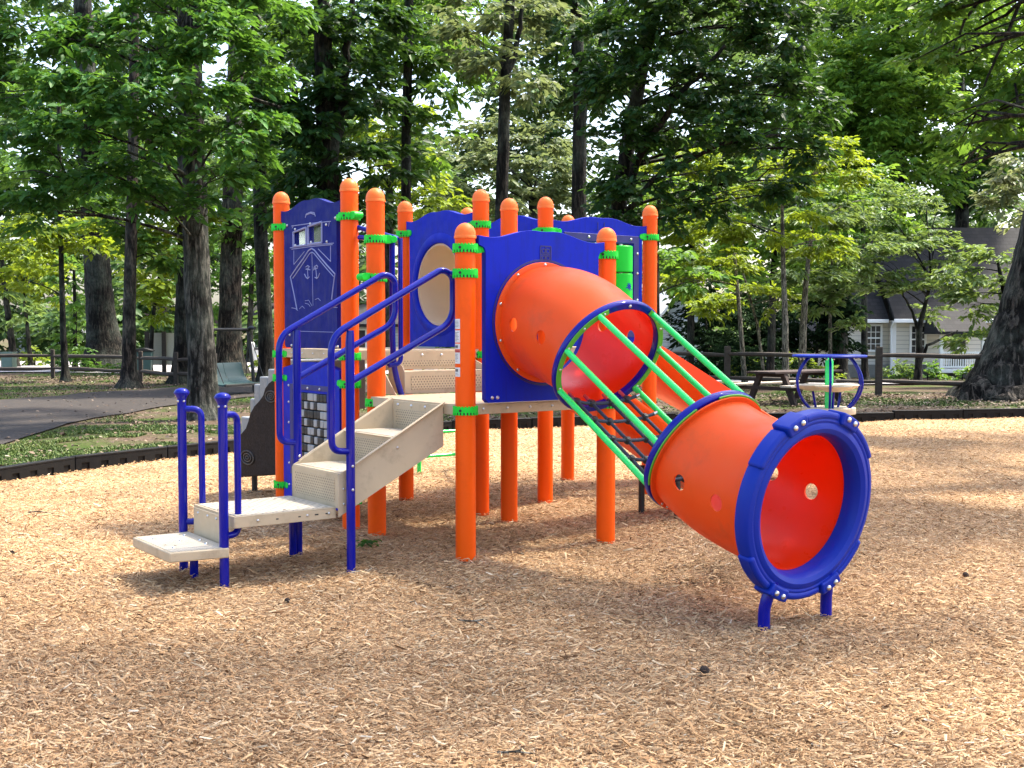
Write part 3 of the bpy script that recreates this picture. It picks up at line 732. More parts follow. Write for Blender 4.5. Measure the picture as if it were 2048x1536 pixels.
for c_ in ('white_block', 'black'):
    o = MB().box(-.0255, .0255, -.02, .02, -.0285, .0285); o = o.build('mosaic_block', M[c_], None, bev=.006); blk[c_] = o
random.seed(21)
nc, nr = 10, 9
cellu, cellz = (u1-u0)/nc, (z1-z0)/nr; first = {}
for i in range(nc):
    for j in range(nr):
        c_ = 'white_block' if random.random() < .52 else 'black'
        o = blk[c_] if c_ not in first else blk[c_].copy()
        if c_ in first: COL.objects.link(o)
        first[c_] = 1; o.parent = mos; o.location = (u0 + (i+.5)*cellu, -.012 + random.uniform(-.003, .003), z0 + (j+.5)*cellz)
for z in (.25, .42, .58, .74, .9, 1.03):
    bolt((-2.44, -.031, z), (0, -1, 0), mos, .8); bolt((-1.70, -.031, z), (0, -1, 0), mos, .8)
for u in (-2.28, -2.1, -1.9): bolt((u, -.0365, 1.02), (0, -1, 0), mos, .8)

# porthole panels joined by a tan crawl tube
PU, PZ = -2.05, 1.83
for v0, sgn in ((B, -1), (1.868, 1)):
    pp = MB().prism(ears(-2.505, -1.62, 1.325, 2.375, 2.29, .04), [circle(PU, PZ, .335, 64)], FV, v0-.025, v0+.025).build('porthole_panel', M['blue_panel'], PS, bev=.008, seg=2)
    MB().lathe([(.338, -.027), (.338, .034), (.352, .042), (.395, .036), (.418, .026), (.425, .0)], 72, (PU, v0, PZ), (0, sgn, 0), closed=True).build('porthole_rim', M['blue_panel'], pp, smooth=40)
n_ = 64
MB().lathe([(.318, B-.02), (.333, B-.02), (.333, 1.90), (.318, 1.90)], n_, (PU, 0, PZ), (0, 1, 0), closed=True).build('crawl_tube', M['tan_plastic'], PS)

# cylinder game panel
gp = MB().prism(ears(1.98, 2.91, 1.325, 2.365, 2.29, .038), [[(2.09, 1.46), (2.80, 1.46), (2.80, 2.20), (2.09, 2.20)]], FU, -1.635, -1.585).build('game_panel', M['blue_panel'], PS, bev=.008, seg=2)
MB().prism([(2.04, 1.40), (2.865, 1.40), (2.865, 2.27), (2.04, 2.27)], [[(2.085, 1.455), (2.805, 1.455), (2.805, 2.205), (2.085, 2.205)]], FU, -1.586, -1.576).build('trim_frame', M['navy'], gp, bev=.003)
for i, v in enumerate((2.205, 2.445, 2.685)):
    MB().tube([(-1.61, v, 1.45), (-1.61, v, 2.21)], .016, 12).build('axle', M['steel'], gp)
    for j, z in enumerate((2.068, 1.832, 1.596)):
        cy = MB().lathe([(.03, -.112), (.096, -.112), (.102, -.105), (.102, .105), (.096, .112), (.03, .112)], 32, (-1.61, v, z)).build('game_cylinder', M['green'], gp)
        mk = MB(); cc = np.array([-1.61, v, z]); q = radians(-25 + 30*((i+j) % 2))
        for k in range(9):
            a = 2*pi*k/9; r_ = .04*random.uniform(.7, 1.2)
            def on(a_, rr): 
                qq_ = q + rr*cos(a_)/.102; return (cc[0]+.1032*cos(qq_), cc[1]+.1032*sin(qq_), cc[2]+rr*sin(a_))
            mk.add([on(a-.3, .016), on(a-.12, r_), on(a+.12, r_), on(a+.3, .016)], [(0, 1, 2, 3)]); mk.add([on(a-.35, .0165), on(a+.35, .0165), on(a, .0)], [(0, 1, 2)])
        if j: mk.build('splat_mark', M['blue_ring'], cy)
for z in (1.5, 1.72, 1.95, 2.12): bolt((-1.5755, 2.845, z), (1, 0, 0), gp)
bolt((-1.5755, 2.77, 2.24), (1, 0, 0), gp); bolt((-1.5755, 2.3, 2.24), (1, 0, 0), gp)
for s_ in (-1, 1):
    MB().box(-1.586, -1.5815, 2.44+s_*.035-.003, 2.44+s_*.035+.003, 2.30, 2.37).build('emblem', M['navy'], gp)

# ------------------------------------------------------------------ front stairs
U0, U1 = -.772, -.152
st = empty('stairs'); st.parent = PS
def stringer(u, s_):
    out = [(-.806, .352), (-.806, .596), (-.79, .617), (-.752, .633), (-.066, 1.012), (-.066, .735)]
    o = MB().prism(out, [], FU, u-.003, u+.003)
    a, b_ = np.array([-.752, .633]), np.array([-.066, 1.012]); d = (b_-a)/np.linalg.norm(b_-a); nn = np.array([-d[1], d[0]])
    c = (a+b_)/2; L_ = np.linalg.norm(b_-a)/2
    o.obox((u + s_*.012, c[0], c[1]), (0, d[0], d[1]), (1, 0, 0), (0, nn[0], nn[1]), L_, .012, .004)
    return o.build('stringer', M['tan'], st, bev=.003)
stringer(U1, 1); stringer(U0, -1)
for v0, v1, z in ((-.80, -.43, .615), (-.44, -.07, .81)):
    MB().box(U0+.004, U1-.004, v0, v1, z-.006, z).build('tread', M['tan'], st, bev=.006)
    MB().box(U0+.02, U1-.02, v0+.03, v1-.05, z+.0005, z+.003).build('tread_grip', M['slots_step'], st)
for v, z0_, z1_ in ((-.80, .405, .610), (-.425, .612, .806), (-.066, .808, .992)):
    MB().box(U0+.004, U1-.004, v-.003, v+.003, z0_, z1_).build('riser', M['tan'], st, bev=.002)
    if v < -.1: MB().box(U0+.045, U1-.045, v-.0055, v-.0025, z0_+.035, z1_-.03).build('perforated_panel', M['perf_u'], st)
    else:
        MB().box(U0+.045, U1-.045, v-.0055, v-.0025, z0_+.02, z1_-.055).build('perforated_panel', M['perf_u'], st)
        for u in (-.70, -.53, -.36, -.22): bolt((u, v-.003, .968), (0, -1, 0), st, .9)
bolt((U1+.003, -.40, .745), (1, 0, 0), st, .8)
for v, z in ((-.77, .52), (-.77, .43)): bolt((U1+.004, v, z), (1, 0, 0), st, .7)
# landing and lowest step
pf = MB().box(-.80, -.185, -1.44, -.803, .404, .41)
pf.box(-.80, -.185, -1.44, -1.435, .345, .404); pf.box(-.80, -.795, -1.435, -.803, .345, .404); pf.box(-.19, -.185, -1.435, -.803, .345, .404)
pf = pf.build('landing', M['tan'], PS, bev=.004)
MB().box(-.785, -.20, -1.425, -.82, .4105, .413).build('tread_grip', M['slots'], pf)
for v in (-1.18, -1.04): MB().box(-.186, -.1845, v-.008, v+.008, .372, .379).build('slot', M['black'], pf)
for v in (-.93, -.86): MB().box(-.186, -.1845, v-.012, v+.012, .374, .382).build('slot', M['black'], pf)
for v in (-1.30, -.99, -.85): bolt((-.1845, v, .378), (1, 0, 0), pf, .7)
rp = MB().box(-.775, -.30, -1.452, -1.446, .20, .398).build('riser', M['tan'], pf, bev=.003)
for u in (-.70, -.55, -.42): bolt((u, -1.4525, .372), (0, -1, 0), rp, .7)
ls = MB().prism([(-.845, -1.80), (-.235, -1.80), (-.19, -1.47), (-.845, -1.452)], [], lambda a, b_, t: (a, b_, t), .182, .24).build('transfer_step', M['tan'], PS, bev=.008, seg=2)
MB().prism([(-.83, -1.785), (-.245, -1.785), (-.205, -1.475), (-.83, -1.465)], [], lambda a, b_, t: (a, b_, t), .2402, .2425).build('tread_grip', M['slots_step'], ls)
for u, v in ((-.72, -1.72), (-.36, -1.73), (-.70, -1.54), (-.36, -1.54), (-.55, -1.62), (-.5, -1.52)): bolt((u, v, .2425), (0, 0, 1), ls, .8)
def leg(u, v, zt, r=.0255, name='leg'):
    gz = float(terr(*WL(u, v, 0)[:2])); return MB().lathe([(r, gz-.1), (r, zt)], 18, (u, v, 0)).build(name, M['blue_pipe'], PS)
leg(-.80, -.79, .36, .024); leg(-.60, -1.52, .20)
# grab posts
for u, s_ in ((-.225, -1), (-.855, 1)):
    v = -1.487; gz = float(terr(*WL(u, v, 0)[:2]))
    o = MB().lathe([(.0265, gz-.1), (.0265, 1.06)], 20, (u, v, 0)).build('grab_post', M['blue_pipe'], PS)
    MB().lathe([(.027, 1.046), (.033, 1.060), (.046, 1.080), (.0465, 1.088), (.036, 1.103), (.020, 1.111), (0, 1.113)], 20, (u, v, 0)).build('cap', M['blue_pipe'], o, smooth=50)
    for q in (-1.3, .2): bolt((u + .026*cos(q), v + .026*sin(q), 1.035), (cos(q), sin(q), 0), o, .6)
    e = np.array([.045*s_, .105, 0]); p0 = np.array([u, v, 0])
    MB().tube(fillet([p0+(0,0,.985), p0+e*.99+(0,0,.985), p0+e+(0,0,.30), p0+(0,0,.30)], .09, 7), .0195, 16).build('grab_handle', M['blue_pipe'], o)
    w = p0 + e + np.array([0, .0, .378])
    MB().obox(w + np.array([.0, .03, 0]), (0, 1, 0), (1, 0, 0), (0, 0, 1), .045, .004, .024).build('bracket', M['blue_pipe'], o, bev=.003)
    bolt(tuple(w + np.array([.005, .055, 0])), (1, 0, 0), o, 1.1)
# handrails
for u, uo, cz in ((-.108, -.108, 1.812), (-.815, -.835, 1.825)):
    gz = float(terr(*WL(u, -.75, 0)[:2]))
    hr = empty('handrail'); hr.parent = PS
    MB().tube([(u, -.745, gz-.1), (u, -.745, 1.38), (u, -.742, 1.46)], [.0265, .0265, .022], 18).build('rail_post', M['blue_pipe'], hr)
    MB().tube(fillet([(u, -.745, .745), (u, -.868, .755), (u, -.868, 1.425), (u, -.10, 1.838), (u, -.02, 1.80), (u, -.02, 1.515), (u, -.745, 1.155)], .10, 7), .0205, 18).build('rail', M['blue_pipe'], hr)
    ub = 0. if u > -.3 else -1.112
    MB().tube([(u, -.045, cz), ((u+ub)/2, -.03, cz), (ub, 0, cz)], .017, 14).build('rail_mount', M['blue_pipe'], hr)
    for z in (.52, .66): bolt((u+.026, -.745, z), (1, 0, 0), hr, .7)
# blue loop barrier beside the upper stairs
lb = empty('loop_barrier'); lb.parent = PS
MB().tube(fillet([(-1.46, .03, 2.20), (-1.20, .235, 2.11), (-1.10, .07, 2.095)], .04), .017, 14).build('barrier_rail', M['blue_pipe'], lb)
MB().tube(fillet([(-1.115, .20, 2.105), (-1.115, .20, 1.225), (-1.13, .11, 1.215)], .05), .017, 14).build('barrier_rail', M['blue_pipe'], lb)
MB().tube(fillet([(-1.10, .125, 2.10), (-1.12, .135, 1.40), (-1.14, .16, 1.18), (-1.165, .235, 1.0)], .2), .021, 16).build('barrier_rail', M['blue_pipe'], lb)
MB().tube(fillet([(-1.20, .075, 2.10), (-1.22, .075, 1.27), (-1.13, .12, 1.22)], .05), .018, 14).build('barrier_rail', M['blue_pipe'], lb)
MB().tube([(-1.1, .07, 2.095), (-1.215, .075, 2.10), (-1.40, .03, 2.12)], .017, 14).build('barrier_rail', M['blue_pipe'], lb)

# upper stairs between the two decks
us = empty('stairs'); us.parent = PS
V0, V1 = .285, .99
MB().box(-1.205, -1.199, V0, V1, 1.004, 1.160).build('riser', M['tan'], us, bev=.004)
MB().box(-1.43, -1.199, V0, V1, 1.160, 1.166).build('tread', M['tan'], us, bev=.005)
MB().box(-1.436, -1.430, V0-.06, V1+.06, 1.17, 1.309).build('riser', M['tan'], us, bev=.003)
MB().box(-1.1985, -1.196, V0+.05, V1-.05, 1.035, 1.135).build('perforated_panel', M['perf_v'], us)
MB().box(-1.4295, -1.427, V0+.02, V1-.03, 1.195, 1.235).build('perforated_panel', M['perf_v'], us)
for v in (.40, .57, .74, .90): bolt((-1.429, v, 1.275), (1, 0, 0), us, 1.)
for v in (V0, V1):
    MB().prism([(-1.199, 1.004), (-1.199, 1.158), (-1.235, 1.205), (-1.43, 1.26), (-1.43, 1.004)], [], FV, v-.004, v+.004).build('stringer', M['tan'], us, bev=.002)
MB().prism([(-1.115, 1.004), (-1.43, 1.30), (-1.43, 1.004)], [], FV, .16, .168).build('stringer', M['tan'], us, bev=.002)

# ------------------------------------------------------------------ slides
def slide_sweep(path, bedw, wl_, wr_, name, lip=.02):
    """trough swept along (point, heading) samples; wl_/wr_ wall heights on the left / right of travel"""
    n = len(path); vs = []; prof_n = None
    for i, (p, hd) in enumerate(path):
        p = np.array(p); s_ = np.array([-sin(hd), cos(hd), 0])      # left of travel
        hl, hr_ = wl_(i/(n-1)), wr_(i/(n-1)); w = bedw/2
        inner = [(w+.05, hl), (w+.03, hl*.55), (w+.005, .10*min(1, hl/.12)), (w-.06, .025), (w-.14, 0), (0, 0), (-w+.14, 0), (-w+.06, .025), (-w-.005, .10*min(1, hr_/.12)), (-w-.03, hr_*.55), (-w-.05, hr_)]
        outer = [(-w-.09, hr_+.003), (-w-.095, hr_-.03), (-w-.062, hr_*.5), (-w-.03, .0), (-w+.06, -.045), (0, -.05), (w-.06, -.045), (w+.03, 0), (w+.062, hl*.5), (w+.095, hl-.03), (w+.09, hl+.003)]
        pr = inner + outer; prof_n = len(pr)
        for a, z in pr: vs.append(p + s_*a + ZV*z)
    fs = []
    for i in range(n-1):
        for k in range(prof_n): l = (k+1) % prof_n; fs.append((i*prof_n+k, i*prof_n+l, (i+1)*prof_n+l, (i+1)*prof_n+k))
    fs.append(tuple(range(prof_n))); fs.append(tuple((n-1)*prof_n+k for k in range(prof_n))[::-1])
    return MB().add(vs, fs).build(name, M['orange_slide'], PS, smooth=50)
pth = []
for t in np.linspace(0, 1, 26):
    v = B + .03 + 1.85*t; z = .985 - .80*np.clip((t-.08)/.74, 0, 1)**1.0 ; z = .985 - .82*(smooth01((t)/.92)*.35 + np.clip((t-.06)/.78, 0, 1)*.65)
    pth.append(((-.575, v, z), pi/2))
s1 = slide_sweep(pth, .46, lambda t: .17, lambda t: .17, 'slide')
s1.name = 'slide'
pth = []
for t in np.linspace(0, 1, 34):
    if t < .35: q = 0; p = (-2.18, 3.03 + .62*t/.35)
    else:
        q = (t-.35)/.65*1.45; R = 1.15; p = (-2.18 + R*(1-cos(q)), 3.65 + R*sin(q))
    z = 1.31 - 1.13*(smooth01(t/.95)*.4 + np.clip((t-.05)/.85, 0, 1)*.6)
    pth.append(((p[0], p[1], z), pi/2 - q))
s2 = slide_sweep(pth, .48, lambda t: .30 + .22*sin(pi*min(1, t*1.25)), lambda t: .16, 'slide')
def bleg(u, v, zt, par): 
    gz = float(terr(*WL(u, v, 0)[:2])); MB().lathe([(.024, gz-.1), (.024, zt)], 14, (u, v, 0)).build('slide_leg', M['black'], par)
bleg(-.80, 2.20, .40, s1); bleg(-.40, 2.20, .40, s1); bleg(-2.0, 3.95, .72, s2); bleg(-1.9, 4.0, .7, s2)

# stepped climber on the far left side
cl = empty('stepped_climber'); cl.parent = PS
def rockpx(L_, v): return [(lambda p: (p[0], p[2]))(onv(x, y, v)) for x, y in L_]
VR = .17
rk = rockpx([(477,955),(475,935),(476,905),(480,884),(487,868),(497,856),(502,842),(506,826),(514,812),(525,800),(532,790),(536,776),(543,766),(552,759)], VR)
rk = rk + [(-2.66, 1.22), (-2.66, .30)]
rock = MB().prism(rk, [], FV, VR-.03, VR+.012).build('side_panel', M['rock_brown'], cl, bev=.012, seg=2)
for (x, y), r in (((496,915), .075), ((543,793), .06)):
    p = onv(x, y, VR-.03)
    for k in (1., .62, .3):
        o = MB().lathe([(r*k-.012, 0), (r*k, 0), (r*k, .012), (r*k-.012, .012)], 26, (0, 0, 0), (0, -1, 0), closed=True).build('fossil_ring', M['black'], rock, bev=.003); o.location = (p[0], VR-.029, p[2]); o.scale = (1.9, 1, .85)
sx = [onv(x, y, VR) for x, y in ((478,833),(496,797),(504,768),(515,753),(532,738))]
prev = -2.68; sb = MB(); steps = [(p[0], p[2]) for p in sx] + [(-3.0, 1.22)]
for i, (u, z) in enumerate(steps):
    nu = steps[i+1][0] if i+1 < len(steps) else -2.68
    o = MB().box(u, nu-.002, VR+.016, VR+.62, max(.1, z-.42), z).build('step', M['grey_step'], cl, bev=.012, seg=2)
for u, v in ((-3.86, .3), (-3.86, .7)):
    gz = float(terr(*WL(u, v, 0)[:2])); MB().lathe([(.075, gz+.005), (.075, gz+.014), (.026, gz+.02), (.026, .30)], 16, (u, v, 0)).build('leg', M['black'], cl)
# green pipe climber on the far side of the back deck
gc = empty('pipe_climber'); gc.parent = PS
for v in (2.14, 2.62):
    gz = float(terr(*WL(-4.03, v, 0)[:2]))
    MB().tube(fillet([(-4.03, v, gz-.1), (-4.03, v, .30), (-3.9, v, .46), (-3.3, v, .95), (-2.78, v, 1.25)], .15), .022, 14).build('rail', M['green_pipe'], gc)
for u, z in ((-4.03, .19), (-3.93, .44), (-3.62, .69), (-3.3, .945), (-3.0, 1.12)):
    MB().tube([(u, 1.98 if z < .5 else 2.14, z), (u, 2.78 if z < .5 else 2.62, z)], .017, 12).build('rung', M['green_pipe'], gc)

# ------------------------------------------------------------------ foliage
def leaf_arrays(c, d, n, L, Wd, droop):
    """folded six-point leaves: c base points, d directions, n normals"""
    s = np.cross(n, d); s /= np.linalg.norm(s, axis=1)[:, None] + 1e-9; n = np.cross(d, s)
    L = L[:, None]; w = Wd[:, None]; f = (RNG.uniform(.05, .22, len(c)))[:, None]*w
    v = np.stack([c, c + d*L*.34 + s*w*.5 + n*f, c + d*L*.74 + s*w*.34 + n*f*.6 - ZV*L*droop*.4, c + d*L - ZV*L*droop,
                  c + d*L*.74 - s*w*.34 + n*f*.6 - ZV*L*droop*.4, c + d*L*.34 - s*w*.5 + n*f], 1)
    return v.reshape(-1, 3)
def unit(a): return a / (np.linalg.norm(a, axis=1)[:, None] + 1e-9)
def crown_mesh(name, blobs, mt, parent, size, per=9, cover=2.6, flat=.35, clump=.42, droop=.18, tint=0., wide=.5, nsub=None, off=np.zeros(3)):
    """blobs: (centre, (rx, ry, rz)); boughs -> twigs -> leaves"""
    C_, D_, N_, R_ = [], [], [], []
    for c, r in blobs:
        c = np.array(c, float); r = np.array(r, float); rm = float(np.mean(r))
        area = pi*max(r[0], r[1])*r[2]; leaf_area = .5*size*size*wide
        nl = max(30, int(cover*area/leaf_area)); nt_ = max(4, nl//per)
        k = nsub or int(np.clip(6 + rm*5, 6, 42))
        q = unit(RNG.normal(size=(k, 3))); rad = RNG.uniform(.35, 1.0, k)**.6
        sub = c + q*rad[:, None]*r*.86
        sr = clump*rm*RNG.uniform(.55, 1.2, k)
        w_ = sr**2; which = RNG.choice(k, nt_, p=w_/w_.sum())
        p = unit(RNG.normal(size=(nt_, 3)))*(RNG.random(nt_)**.45)[:, None]
        tw = sub[which] + p*sr[which][:, None]*np.array([1, 1, flat*1.2])
        out = tw - c; out[:, 2] *= .3; out = unit(out + RNG.normal(0, .35*rm, (nt_, 3))*np.array([1, 1, .25]))
        out[:, 2] -= droop*.9; out = unit(out)
        tl = size*RNG.uniform(1.6, 3.0, nt_)
        shade = RNG.normal(0, .13, k)[which]
        t = (np.arange(per)+.5)/per
        base = (tw[:, None, :] + out[:, None, :]*(t[None, :, None]-.3)*tl[:, None, None]).reshape(-1, 3)
        o2 = np.repeat(out, per, 0); sd_ = unit(np.cross(o2, np.tile(ZV, (len(o2), 1)))); sg = np.tile(np.where(np.arange(per) % 2, 1., -1.), nt_)[:, None]
        ang = np.tile(1.15 - .8*t, nt_)[:, None] + RNG.normal(0, .25, (len(o2), 1))
        d = unit(o2*np.cos(ang) + sd_*sg*np.sin(ang) + RNG.normal(0, .18, o2.shape)); d[:, 2] -= droop*RNG.random(len(d)); d = unit(d)
        n = unit(np.tile(ZV, (len(d), 1)) + RNG.normal(0, .55, d.shape))
        C_.append(base + RNG.normal(0, size*.12, base.shape)); D_.append(d); N_.append(n)
        R_.append(np.repeat(shade, per) + RNG.normal(.42 + tint, .17, len(d)))
    C_, D_, N_, R_ = map(np.concatenate, (C_, D_, N_, R_)); m_ = len(C_)
    L = size*RNG.uniform(.7, 1.25, m_); v = leaf_arrays(C_, D_, N_, L, L*wide*RNG.uniform(.8, 1.2, m_), droop) - off
    i = (np.arange(m_)*6)[:, None]; q = np.concatenate([i + np.array([0, 1, 2, 3]), i + np.array([0, 3, 4, 5])])
    R_ = np.clip(R_, 0, 1); return np_mesh(name, v, q, mt, parent, rnd=np.concatenate([R_, R_]))
LEAFN = [0]
def pxblob(px, py, rx, ry, Y, dr=None):
    k = Y/F; return (atd(px, py, Y), (rx*k, (dr if dr else rx*k), ry*k))
def tree(name, label, Yb, path, radii, blobs, mt, bk, size, cover=2.6, group=None, limbs=None, flare=1.6, lean_r=0, cat='tree', **kw):
    """path: trunk points as (px, py, Y) measured on the photograph; blobs: crown masses (px, py, rx, ry, Y)"""
    P = [atd(x, y, Y) for x, y, Y in path]; P[0][2] = float(terr(P[0][0], P[0][1]))
    base = P[0].copy(); r = empty(name, base, 0, label, cat, group)
    # resample trunk with slight wobble
    ts = np.linspace(0, len(P)-1, 7*(len(P)-1)+1); pts = []; rad = []
    for t in ts:
        i = min(int(t), len(P)-2); f = t-i; p = P[i]*(1-f)+P[i+1]*f; rr = radii[i]*(1-f)+radii[i+1]*f
        if 0 < t < ts[-1]: p = p + np.array([RNG.normal(), RNG.normal(), 0])*rr*.03
        pts.append(p); rad.append(rr)
    hb = pts[0][2]
    fp, fr = [np.array([base[0], base[1], hb-.25])], [rad[0]*flare*1.12]
    for p, q in zip(pts, rad):
        h = p[2]-hb; fp.append(p); fr.append(q*(1 + (flare-1)*math.exp(-h/(.9*radii[0]+.05))))
    tb = MB(); tb.tube([p-base for p in fp], fr, 18)
    # break up the round section: furrows
    big = radii[0] > .14
    v = np.array(tb.v); nring = len(fp)
    for i in range(nring):
        ph = RNG.random()*.6
        for k in range(18):
            j = i*18+k; a = 2*pi*k/18; f = 1 + .045*sin(3*a+1.3+i*.05) + .02*sin(7*a+i*.2) + .012*sin(11*a-i*.3) + (.10*max(0, cos(5*a+.7))*math.exp(-max(0, v[j][2])/(1.1*radii[0]+.05)) if big else 0)
            c = np.array(fp[i])-base; v[j] = c + (v[j]-c)*f
    tb.v = [tuple(p) for p in v]
    top = P[-1]
    for (a, pts_) in (limbs or []):      # drawn limbs: (start radius, px points)
        Q = [atd(x, y, Y)-base for x, y, Y in pts_]; n_ = 5*(len(Q)-1)+1; tt_ = np.linspace(0, len(Q)-1, n_); lp = []
        for t in tt_:
            i = min(int(t), len(Q)-2); f = t-i; lp.append(Q[i]*(1-f)+Q[i+1]*f + RNG.normal(0, a*.35, 3)*(0 < t < tt_[-1]))
        tb.tube(lp, list(np.linspace(a, a*.35, n_)), 9)
    for c, rr in blobs:                  # limbs that carry each crown mass
        c = np.array(c); 
        cand = [p for p in pts[2:] if p[2] < c[2] + .25*np.linalg.norm(c[:2]-p[:2])] or pts[-2:]
        j = cand[int(np.argmin([np.linalg.norm(p-c) + .25*abs(p[2]-(c[2]-.5*np.linalg.norm(p[:2]-c[:2]))) for p in cand]))]
        dist = np.linalg.norm(c-j)
        if dist > 14: continue
        mid = j*.5 + c*.5 + np.array([RNG.normal()*.06, RNG.normal()*.06, .10])*dist
        rb = min(radii[-1]*.8 + .01, .012 + .008*dist, .055)
        q = [(1-t)**2*j + 2*t*(1-t)*mid + t*t*c for t in np.linspace(0, 1, 8)]
        tb.tube([p-base for p in q], list(np.linspace(rb, rb*.3, 8)), 7)
        for _ in range(4):
            e = c + unit(RNG.normal(size=(1, 3)))[0]*np.array(rr)*.8; s_ = q[RNG.integers(3, 7)]
            tb.tube([s_-base, (s_*.5+e*.5)-base + np.array([0, 0, .04*dist]), e-base], [rb*.45, rb*.3, rb*.12], 5)
    tb.build('trunk', bk, r, smooth=60)
    if blobs:
        o = crown_mesh('crown', blobs, mt, r, size, cover=cover*1.5, off=base, **kw); LEAFN[0] += len(o.data.polygons)//2
    return r
pb = pxblob
LF = M
# big grey trunk at the left with its low hanging boughs
tree('hickory_tree', 'big grey furrowed trunk left of the play structure with low leafy boughs', 19.2,
     [(408,842,19.2),(402,700,19.2),(390,450,19.2),(384,150,19.3),(380,-200,19.5),(385,-700,19.8)], [.235,.22,.195,.165,.14,.10],
     [pb(60,60,100,60,18),pb(180,60,110,55,18),pb(300,90,110,60,17.6),pb(430,70,100,60,18),pb(500,140,80,50,18.4),pb(120,150,110,55,17.6),pb(250,170,120,60,17.2),pb(380,180,80,55,17.4),pb(60,250,90,60,18),pb(180,260,110,60,17.4),pb(300,280,100,60,17.2),pb(450,270,90,70,18),
      pb(90,350,110,60,17.8),pb(220,350,90,50,17.6),pb(300,390,70,40,17.8),pb(60,420,80,45,18.2),pb(440,350,70,40,18),pb(410,420,60,32,18.2),pb(520,220,50,40,18.2),pb(0,160,80,70,18.5),pb(330,20,120,50,18),
      pb(120,-80,180,90,18.6),pb(360,-90,180,90,19),pb(520,-40,120,80,19.4),pb(250,-230,200,80,20),pb(480,-240,200,80,21.5),pb(700,-240,180,80,23)],
     LF['leaf_hickory'], M['bark_grey'], .145, 2.2, limbs=[(.06,[(388,215,19.2),(470,180,19),(560,215,18.8)]),(.05,[(390,190,19.2),(300,200,18.4),(180,250,17.9)])], wide=.5, flat=.6)
tree('slim_tree', 'slim brown trunk standing on the grass strip between path and fence', 30, [(258,776,30),(258,640,30),(264,430,30),(268,150,30.2),(270,-150,30.4)], [.19,.16,.14,.12,.1],
     [pb(250,480,60,40,30.5),pb(330,500,60,45,30.5),pb(200,430,80,50,31),pb(300,380,80,50,31)], LF['leaf_mid'], M['bark_brown'], .22, 1.8, flare=1.9)
tree('oak_tree', 'massive dark leaning trunk behind the left rail fence', 42, [(214,742,42),(203,640,42),(190,480,42),(178,300,42),(165,0,42)], [.62,.5,.42,.37,.3],
     [pb(180,330,130,90,42),pb(60,300,120,90,43),pb(300,300,120,90,43),pb(150,180,160,90,42)], LF['leaf_mid'], M['bark_dark'], .3, 1.6, flare=1.7)
tree('young_tree', 'thin dark sapling with a crooked stem before the left fence', 33.5, [(131,763,33.5),(126,660,33.5),(123,540,33.5),(120,420,33.5),(118,200,33.6)], [.11,.085,.07,.065,.05],
     [pb(110,440,90,50,33.5),pb(60,480,70,45,33.8),pb(180,470,70,45,33.8),pb(40,560,45,30,34)], LF['leaf_yellow'], M['bark_dark'], .22, 1.6, tint=-.12)
tree('tulip_tree', 'broad brown ridged trunk directly behind the glider bench', 40, [(457,748,40),(459,640,40),(463,480,40),(470,250,40),(475,-50,40)], [.44,.38,.34,.3,.25],
     [pb(440,470,80,50,40),pb(500,420,80,60,40),pb(430,330,110,70,41),pb(540,300,90,80,41)], LF['leaf_mid'], M['bark_brown'], .28, 1.7)
tree('straight_tree', 'straight dark trunk rising just left of the ship panel', 33, [(534,772,33),(530,640,33),(522,480,33),(516,250,33),(512,-60,33)], [.22,.2,.185,.17,.14],
     [pb(520,330,80,70,32.5),pb(600,300,70,60,33),pb(560,120,110,90,33),pb(500,20,110,80,33)], LF['leaf_mid'], M['bark_dark'], .24, 2.0, tint=-.12)
tree('shaded_tree', 'black shaded trunk tucked behind the left edge of the big grey trunk', 32, [(364,768,32),(366,640,32),(370,480,32),(368,250,32),(366,0,32)], [.27,.22,.2,.18,.15],
     [pb(330,480,70,40,32),pb(350,420,80,50,32)], LF['leaf_yellow'], M['bark_dark'], .22, 1.6, tint=-.1)
# behind the structure
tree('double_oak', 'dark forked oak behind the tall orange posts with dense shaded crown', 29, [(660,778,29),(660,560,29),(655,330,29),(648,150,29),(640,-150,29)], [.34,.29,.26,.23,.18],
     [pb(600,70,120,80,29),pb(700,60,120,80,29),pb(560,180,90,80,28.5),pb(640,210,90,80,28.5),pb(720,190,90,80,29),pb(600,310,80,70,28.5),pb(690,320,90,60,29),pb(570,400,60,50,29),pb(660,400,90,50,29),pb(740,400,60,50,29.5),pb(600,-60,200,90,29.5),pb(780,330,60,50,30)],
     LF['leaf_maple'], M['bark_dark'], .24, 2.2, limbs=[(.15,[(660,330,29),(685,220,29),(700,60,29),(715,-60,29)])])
tree('slender_tree', 'slender straight trunk seen between the round capped posts and porthole panel', 31, [(812,775,31),(811,520,31),(812,300,31),(817,80,31),(820,-120,31)], [.155,.13,.125,.115,.09],
     [pb(790,90,100,80,31),pb(880,120,100,90,31),pb(760,250,80,60,31.5),pb(850,270,80,70,31.5),pb(900,30,120,80,32),pb(830,-40,150,70,32)], LF['leaf_mid'], M['bark_dark'], .25, 1.6, tint=-.1)
tree('forked_tree', 'black forked trunk rising behind the middle of the play structure', 25.5, [(998,790,25.5),(1000,560,25.5),(1003,400,25.5),(1010,170,25.5),(1020,20,25.5),(1028,-160,25.5)], [.16,.145,.135,.12,.10,.08],
     [pb(1000,120,80,50,25),pb(1060,140,70,50,25),pb(960,100,70,60,26),pb(1030,20,90,50,25.5),pb(940,30,90,60,26),pb(1080,40,70,50,26)], LF['leaf_olive'], M['bark_dark'], .2, 1.3, limbs=[(.075,[(1011,165,25.5),(1035,95,25.5),(1048,0,25.5),(1055,-120,25.5)])], tint=-.15)
